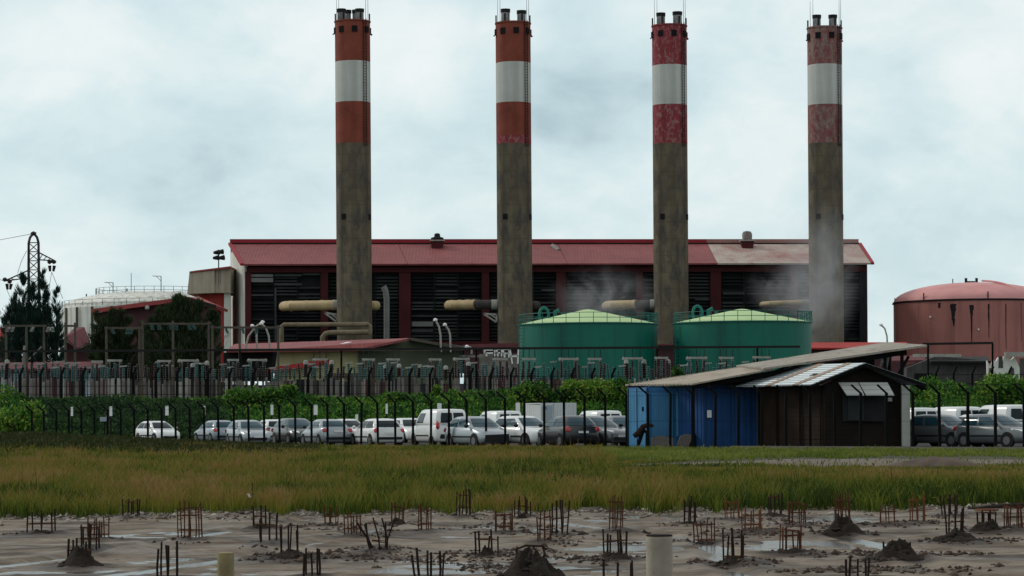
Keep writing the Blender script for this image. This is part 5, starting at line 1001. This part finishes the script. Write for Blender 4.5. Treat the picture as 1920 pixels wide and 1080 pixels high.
def car(kind, label, px, Ycar, head, sz, pm, group, glass='glass', opts=()):
    sp = SPEC[kind]; p = at(px, 830, Ycar); nm = 'parked_van' if kind == 'van' else 'parked_car'
    t = thing(nm, label, 'van' if kind == 'van' else 'car', (p.x, Ycar, .006), group); a = R(head); t.rotation_euler = (0, 0, a); t.scale = (sz, sz, sz); pm = M[pm]
    vs = []; n = 14; st = sp['st']
    for x, zt, hw, zb in st:
        h = [(0,zb),(.86*hw,zb),(.98*hw,zb+.10),(hw,zb+.35*(zt-zb)),(hw,zb+.64*(zt-zb)),(hw*.965,zt-.06),(hw*.86,zt),(0,zt+.02)]
        ring_ = h+[(-y, z) for y, z in h[-2:0:-1]]; vs += [(x, y, z) for y, z in ring_]
    m_ = len(st); fs_ = [(i*n+k, i*n+(k+1) % n, (i+1)*n+(k+1) % n, (i+1)*n+k) for i in range(m_-1) for k in range(n)]+[tuple(range(n)), tuple(range((m_-1)*n, m_*n))[::-1]]
    Lp = lambda name, mb, m, sm=40, par=t: part(name, mb, m, par, sm, True)
    Lp('body', MB().add(vs, fs_), pm, 50)
    xf, xr, rf, rr_, wb, wt_, zb, zt = sp['gh']
    def rg(xf, xr, w, k=1.): return [(xf+.08*k,0),(xf,.62*w),(xf-.16*k,w),((xf+xr)/2,w*1.02),(xr+.14*k,w),(xr,.70*w),(xr-.05*k,0),(xr,-.70*w),(xr+.14*k,-w),((xf+xr)/2,-w*1.02),(xf-.16*k,-w),(xf,-.62*w)]
    R0 = rg(xf, xr, wb); R1 = rg(rf, rr_, wt_)
    def sp_(s, v, off=0):
        i = int(math.floor(s)) % 12; f = s-math.floor(s); a0, a1, b0, b1 = R0[i], R0[(i+1) % 12], R1[i], R1[(i+1) % 12]
        x = (a0[0]*(1-f)+a1[0]*f)*(1-v)+(b0[0]*(1-f)+b1[0]*f)*v; y = (a0[1]*(1-f)+a1[1]*f)*(1-v)+(b0[1]*(1-f)+b1[1]*f)*v; bul = .05*math.sin(math.pi*v)
        cx, cy = (xf+xr)/2, 0; d = Vector((x-cx, (y-cy)*1.6, 0)).normalized(); q = Vector((x, y, zb+(zt-.07-zb)*v))+d*(bul+off); q.z += off*.6; return q
    vs = []; lv = [0,.25,.5,.75,1.]
    for v in lv: vs += [sp_(i, v) for i in range(12)]
    top = rg(rf-.12, rr_+.12, wt_*.86); vs += [(x, y, zt-.02) for x, y in top]; vs += [(x*.7+(rf+rr_)*.15, y*.55, zt) for x, y in top]
    nr = 7; fs_ = [(i*12+k, i*12+(k+1) % 12, (i+1)*12+(k+1) % 12, (i+1)*12+k) for i in range(nr-1) for k in range(12)]+[tuple(range((nr-1)*12, nr*12))]
    Lp('roof', MB().add(vs, fs_), pm, 50)
    def pane(name, s0, s1, v0, v1, m, rake=0):
        ns, nv = max(2, int(abs(s1-s0)*4)), 4; P = []
        for j in range(nv+1):
            for i in range(ns+1):
                v = v0+(v1-v0)*j/nv; s = s0+(s1-s0)*i/ns+rake*(v-.5)*(1-i/ns); P.append(sp_(s, v, .012))
        return Lp(name, MB().add(P, [(j*(ns+1)+i, j*(ns+1)+i+1, (j+1)*(ns+1)+i+1, (j+1)*(ns+1)+i) for j in range(nv) for i in range(ns)]), m, 60)
    gm_ = M[glass]; pane('windscreen', -1.55, 1.55, .10, .92, gm_)
    if kind == 'van':
        for s0, s1 in ((2.12,2.78),(9.22,9.88)): pane('side_window', s0, s1, .12, .80, gm_)
        if 'solid' not in opts:
            for s0, s1 in ((4.85,5.93),(6.07,7.15)): pane('rear_window', s0, s1, .12, .82, M['glass'])
        Lp('rear_trim', MB().box((-2.055,0,.52), (.05,1.3,.1)), M['trim'])
    else:
        for s0, s1 in ((2.10,2.96),(3.06,3.86),(8.14,8.94),(9.04,9.90)): pane('side_window', s0, s1, .10, .86, gm_)
        pane('rear_window', 4.62, 7.38, .16, .90, gm_)
    for s in (-1, 1):
        for x in (sp['L']*.315, -sp['L']*.315):
            w = Lp('wheel', MB().tube([(x, s*.64, .30), (x, s*.875, .30)], .30, 20), M['rubber']); Lp('rim', MB().tube([(x, s*.86, .30), (x, s*.888, .30)], .19, 12), M['rim'], 40, w)
            Lp('wheel_arch', MB().tube([(x, s*.80, .31), (x, s*.868, .31)], .365, 20), M['trim'])
        hx, hy, hz = sp['hl']
        if 'wreck' not in opts: Lp('headlight', MB().hexa([Vector((hx-.22,s*(hy+.2),hz-.07)),Vector((hx+.22,s*(hy-.18),hz-.16)),Vector((hx+.16,s*(hy-.2),hz-.16)),Vector((hx-.3,s*(hy+.1),hz-.07)),Vector((hx-.30,s*(hy+.19),hz+.09)),Vector((hx+.17,s*(hy-.12),hz+.01)),Vector((hx+.1,s*(hy-.2),hz+.05)),Vector((hx-.34,s*(hy+.1),hz+.12))]), M['lens'])
        bx, by_, bz, dx, dy, dz = sp['rear_lamp']; tl = MB().ico((0,0,0), 1, 0, 1); tl.v = [(bx+.03+v[0]*.15+v[2]*.04, s*(by_-.01)+v[1]*(.20 if kind != 'van' else .11), bz+v[2]*dz*.62) for v in tl.v]; Lp('tail_light', tl, M['tail'])
        Lp('mirror', MB().ico((.72+(.3 if kind == 'van' else 0), s*.98, zb+.08), .12, .05, .8), pm if 'pm' in opts else M['trim'])
        Lp('side_trim', MB().bar((.95,s*.872,.50), (-.95,s*.874,.50), .03, .07), M['trim'])
    x0 = st[0][0]; xe = st[-1][0]
    if 'wreck' in opts:
        Lp('torn_front', MB().hexa([(x0-.28,-.72,.2),(x0+.06,-.66,.25),(x0+.06,.6,.25),(x0-.28,.72,.2),(x0-.3,-.72,.60),(x0+.03,-.6,.58),(x0+.03,.6,.62),(x0-.3,.72,.62)]), M['trim'])
    else:
        Lp('grille', MB().box((x0-.02,0,.38), (.08,1.0,.17)), M['trim']); Lp('number_plate', MB().box((x0+.02,0,.50), (.03,.5,.10)), M['signwhite'])
    Lp('rear_bumper', MB().box((xe+.0,0,.42), (.09,1.36,.13)), M['trim']); Lp('number_plate', MB().box((xe-.03,0,.70 if kind != 'sedan' else .8), (.03,.5,.10)), M['signwhite'])
    return t
FR, BK = -68, 112    # nose towards the camera and right / tail towards it
G1, G2 = 'cars and vans parked behind the front fence', 'vans parked in the back row'
cars = [
 ('hatch','small white hatchback parked alone at the left end, facing the fence',296,171,-58,.97,'p_white',G1,'glass',('pm',)),
 ('hatch','pale grey hatchback seen from behind, deep in the grass at left',404,168,118,.98,'p_pale',G1,'glassblue',()),
 ('hatch','silver hatchback facing the camera with a wide black grille',466,149,FR,.985,'p_silver',G1,'glassblue',('pm',)),
 ('hatch','white car of which only roof and rear window show behind the silver hatchback',507,164,BK,1.0,'p_white',G1,'glass',()),
 ('hatch','dark green-grey hatchback facing the camera beside the silver saloon',556,150,FR,1.04,'p_dark',G1,'glassblue',()),
 ('sedan','silver saloon seen from behind with red tail lights',611,143,BK,1.0,'p_silver',G1,'glassblue',()),
 ('hatch','white car half hidden between the silver saloon and the white hatchback',652,160,FR,1.0,'p_white',G1,'glass',()),
 ('hatch','white hatchback seen from behind with dark bumper strip',706,140.5,114,1.0,'p_white',G1,'glass',('pm',)),
 ('hatch','white car peeping out left of the small white van',768,160,FR,1.02,'p_white',G1,'glass',()),
 ('van','small white van seen from behind with dark rear windows, nearest of the vans',822,142,BK,1.06,'p_white',G1,'glass',()),
 ('hatch','silver hatchback with its front bumper torn away',896,131.5,-62,1.05,'p_silver',G1,'glassblue',('wreck',)),
 ('van','white van behind the damaged silver hatchback',932,156,BK,1.02,'p_white',G2,'glass',()),
 ('hatch','white hatchback facing the camera right of the damaged one',984,132,-56,1.06,'p_white',G1,'glassblue',()),
 ('hatch','black hatchback seen from behind with tall red tail lights',1062,129,BK,1.05,'p_black',G1,'glassblue',()),
 ('hatch','dark grey hatchback in weeds just left of the blue hut, facing right',1116,130.5,-52,1.04,'p_grey',G1,'glassblue',()),
 ('van','white van roof behind the black hatchback, left of the blue hut',1118,152,BK,1.0,'p_white',G2,'glass',()),
 ('hatch','grey car nose half hidden behind the corner of the blue hut',1166,136,-75,1.04,'p_grey',G1,'glassblue',()),
 ('hatch','dark grey hatchback facing the camera right beside the pale pillar',1770,120,-52,1.0,'p_grey',G1,'glassblue',('pm',)),
 ('hatch','dark grey hatchback at the right edge facing the camera',1872,117,-52,1.0,'p_grey',G1,'glassblue',()),
 ('van','white van roof just right of the brown shack pillar',1700,140,BK,1.0,'p_white',G2,'glass',()),
 ('van','white van between the two dark grey hatchbacks',1782,139,BK,1.02,'p_white',G2,'glass',()),
 ('van','white van at the right edge behind the last dark hatchback',1874,137,BK,1.06,'p_white',G2,'glass',()),
 ('hatch','white car roof showing between the right white vans',1822,132,BK,1.0,'p_white',G1,'glass',()),
]
for c in cars: car(*c)
# ---------------------------------------------------------------- bay signs behind the cars, front fence
for px, y0, y1, w in ((135,763,780,4),(208,762,780,5),(313,761,779,6),(383,761,779,4),(510,759,778,5),(592,759,778,7),(669,777,791,5),(725,757,776,4),(824,756,772,8),(971,755,775,8)):
    Y = 177; q = at(px, 800, Y); t = thing('bay_sign', 'narrow white bay sign on a thin dark post behind the parked cars', 'sign', (q.x, Y, 0), 'white bay signs behind the cars'); a, b_ = at(px-w/2, y1, Y-.04), at(px+w/2, y0, Y-.04)
    part('post', MB().bar((q.x,Y,0),(q.x,Y,b_.z), .07), M['darkpost'], t); part('plate', MB().box(((a.x+b_.x)/2,Y-.06,(a.z+b_.z)/2), (b_.x-a.x,.03,b_.z-a.z)), M['signwhite'], t)
q = at(195, 786, 182); t = thing('bay_sign', 'low wide grey-white board standing in the scrub at left', 'sign', (q.x, 182, 0)); part('board', MB().box(q, (.55,.04,.3)).box(q+Vector((.22,-.05,.05)), (.16,.04,.4)), M['p_pale'], t); part('post', MB().bar((q.x,182.1,0),(q.x,182.1,q.z), .07), M['darkpost'], t)
A, B = fence_pt(60), fence_pt(1975); L_ = (B-A).length; n = 54; t = thing('chain_fence', 'tall dark wire fence with inward bent posts in front of the parked cars', 'fence', (A+B)/2)
dirn = (B-A).normalized(); tops = []
for i in range(n+1):
    q = A+dirn*(L_*i/n); tilt = Vector((random.gauss(0,.02), 0, 0)); px = proj(q.x, q.y, 1.)[0]; H = np.interp(px, [0,300,700,1260,1900],[2.05,2.1,2.28,2.5,2.30])
    bend = q+Vector((0,0,H))+tilt; tip = bend+Vector((-.36-.05*random.random(), .05, .33)); part('post', MB().bar(q-Vector((0,0,.1)), bend, .115, .115).bar(bend-Vector((0,0,.03)), tip, .085, .085), M['darkpost'], t); tops.append((q, bend, tip))
for f in (.06, .5, .97):
    wr = MB()
    for (q0, b0, _), (q1, b1, _) in zip(tops[:-1], tops[1:]): wr.bar(q0.lerp(b0, f), q1.lerp(b1, f), .012)
    part('wire', wr, M['darkpost'], t, 0)
for f in (.35, .95):
    wr = MB()
    for (_, b0, t0), (_, b1, t1) in zip(tops[:-1], tops[1:]): wr.bar(b0.lerp(t0, f), b1.lerp(t1, f), .010)
    part('wire', wr, M['darkpost'], t, 0)
kb = MB(); a, b_ = fence_pt(1380), fence_pt(1990); dd = Vector((0,0,.07)); kb.bar(a+dd-Vector((.2,.2,0)), b_+dd-Vector((.2,.2,0)), .16, .14); solo('kerb', kb, M['slabgrey'], None, None, (a+b_)/2, kind='structure')
# ---------------------------------------------------------------- steam
def steam(label, px, py, Y, rx, ry, rz, dens, nsc, lean, thr=(.42,.72)):
    c = at(px, py, Y); s_ = F/Y; bm = bmesh.new(); bmesh.ops.create_icosphere(bm, subdivisions=3, radius=1); me = bpy.data.meshes.new('steam')
    for v in bm.verts: v.co = Vector((v.co.x*rx/s_+lean*v.co.z*ry/s_, v.co.y*rz, v.co.z*ry/s_))
    bm.to_mesh(me); bm.free(); m = bpy.data.materials.new('steam'); m.use_nodes = True; nt = m.node_tree; nt.nodes.clear(); out = nd(nt, 'ShaderNodeOutputMaterial'); pv = nd(nt, 'ShaderNodeVolumePrincipled'); nt.links.new(pv.outputs[0], out.inputs['Volume'])
    tc = nd(nt, 'ShaderNodeTexCoord').outputs['Object']; sh = nd(nt, 'ShaderNodeVectorMath', operation='MULTIPLY'); nt.links.new(tc, sh.inputs[0]); sh.inputs[1].default_value = (s_/rx, 1/rz, s_/ry)
    ln = nd(nt, 'ShaderNodeVectorMath', operation='LENGTH'); nt.links.new(sh.outputs[0], ln.inputs[0]); fall = nd(nt, 'ShaderNodeMapRange', interpolation_type='SMOOTHSTEP'); fall.inputs[1].default_value = .15; fall.inputs[2].default_value = 1.0; fall.inputs[3].default_value = 1; fall.inputs[4].default_value = 0; nt.links.new(ln.outputs['Value'], fall.inputs[0])
    nn = ramp(nt, noise(nt, tc, nsc, 4, .6, .8), [(thr[0], 0.), (thr[1], 1.)]); a = nd(nt, 'ShaderNodeMath', operation='MULTIPLY'); nt.links.new(nn, a.inputs[0]); nt.links.new(fall.outputs[0], a.inputs[1]); b = nd(nt, 'ShaderNodeMath', operation='MULTIPLY'); nt.links.new(a.outputs[0], b.inputs[0]); b.inputs[1].default_value = dens; nt.links.new(b.outputs[0], pv.inputs['Density']); pv.inputs['Color'].default_value = (.88,.9,.93,1); pv.inputs['Anisotropy'].default_value = .2
    o = link('steam', me, m); o.location = c; tag(o, label, 'steam', None, 'stuff')
steam('thin grey steam drifting up before the hall behind the left green tank', 1130, 560, 330, 115, 75, 4.5, .16, .28, .2)
steam('steam cloud wrapping the foot of the rightmost chimney', 1535, 520, 376, 90, 170, 6, .15, .16, .12, (.36,.66))
steam('steam drifting left of the rightmost chimney over the hall wall', 1480, 545, 388, 95, 70, 5, .15, .30, -.1)
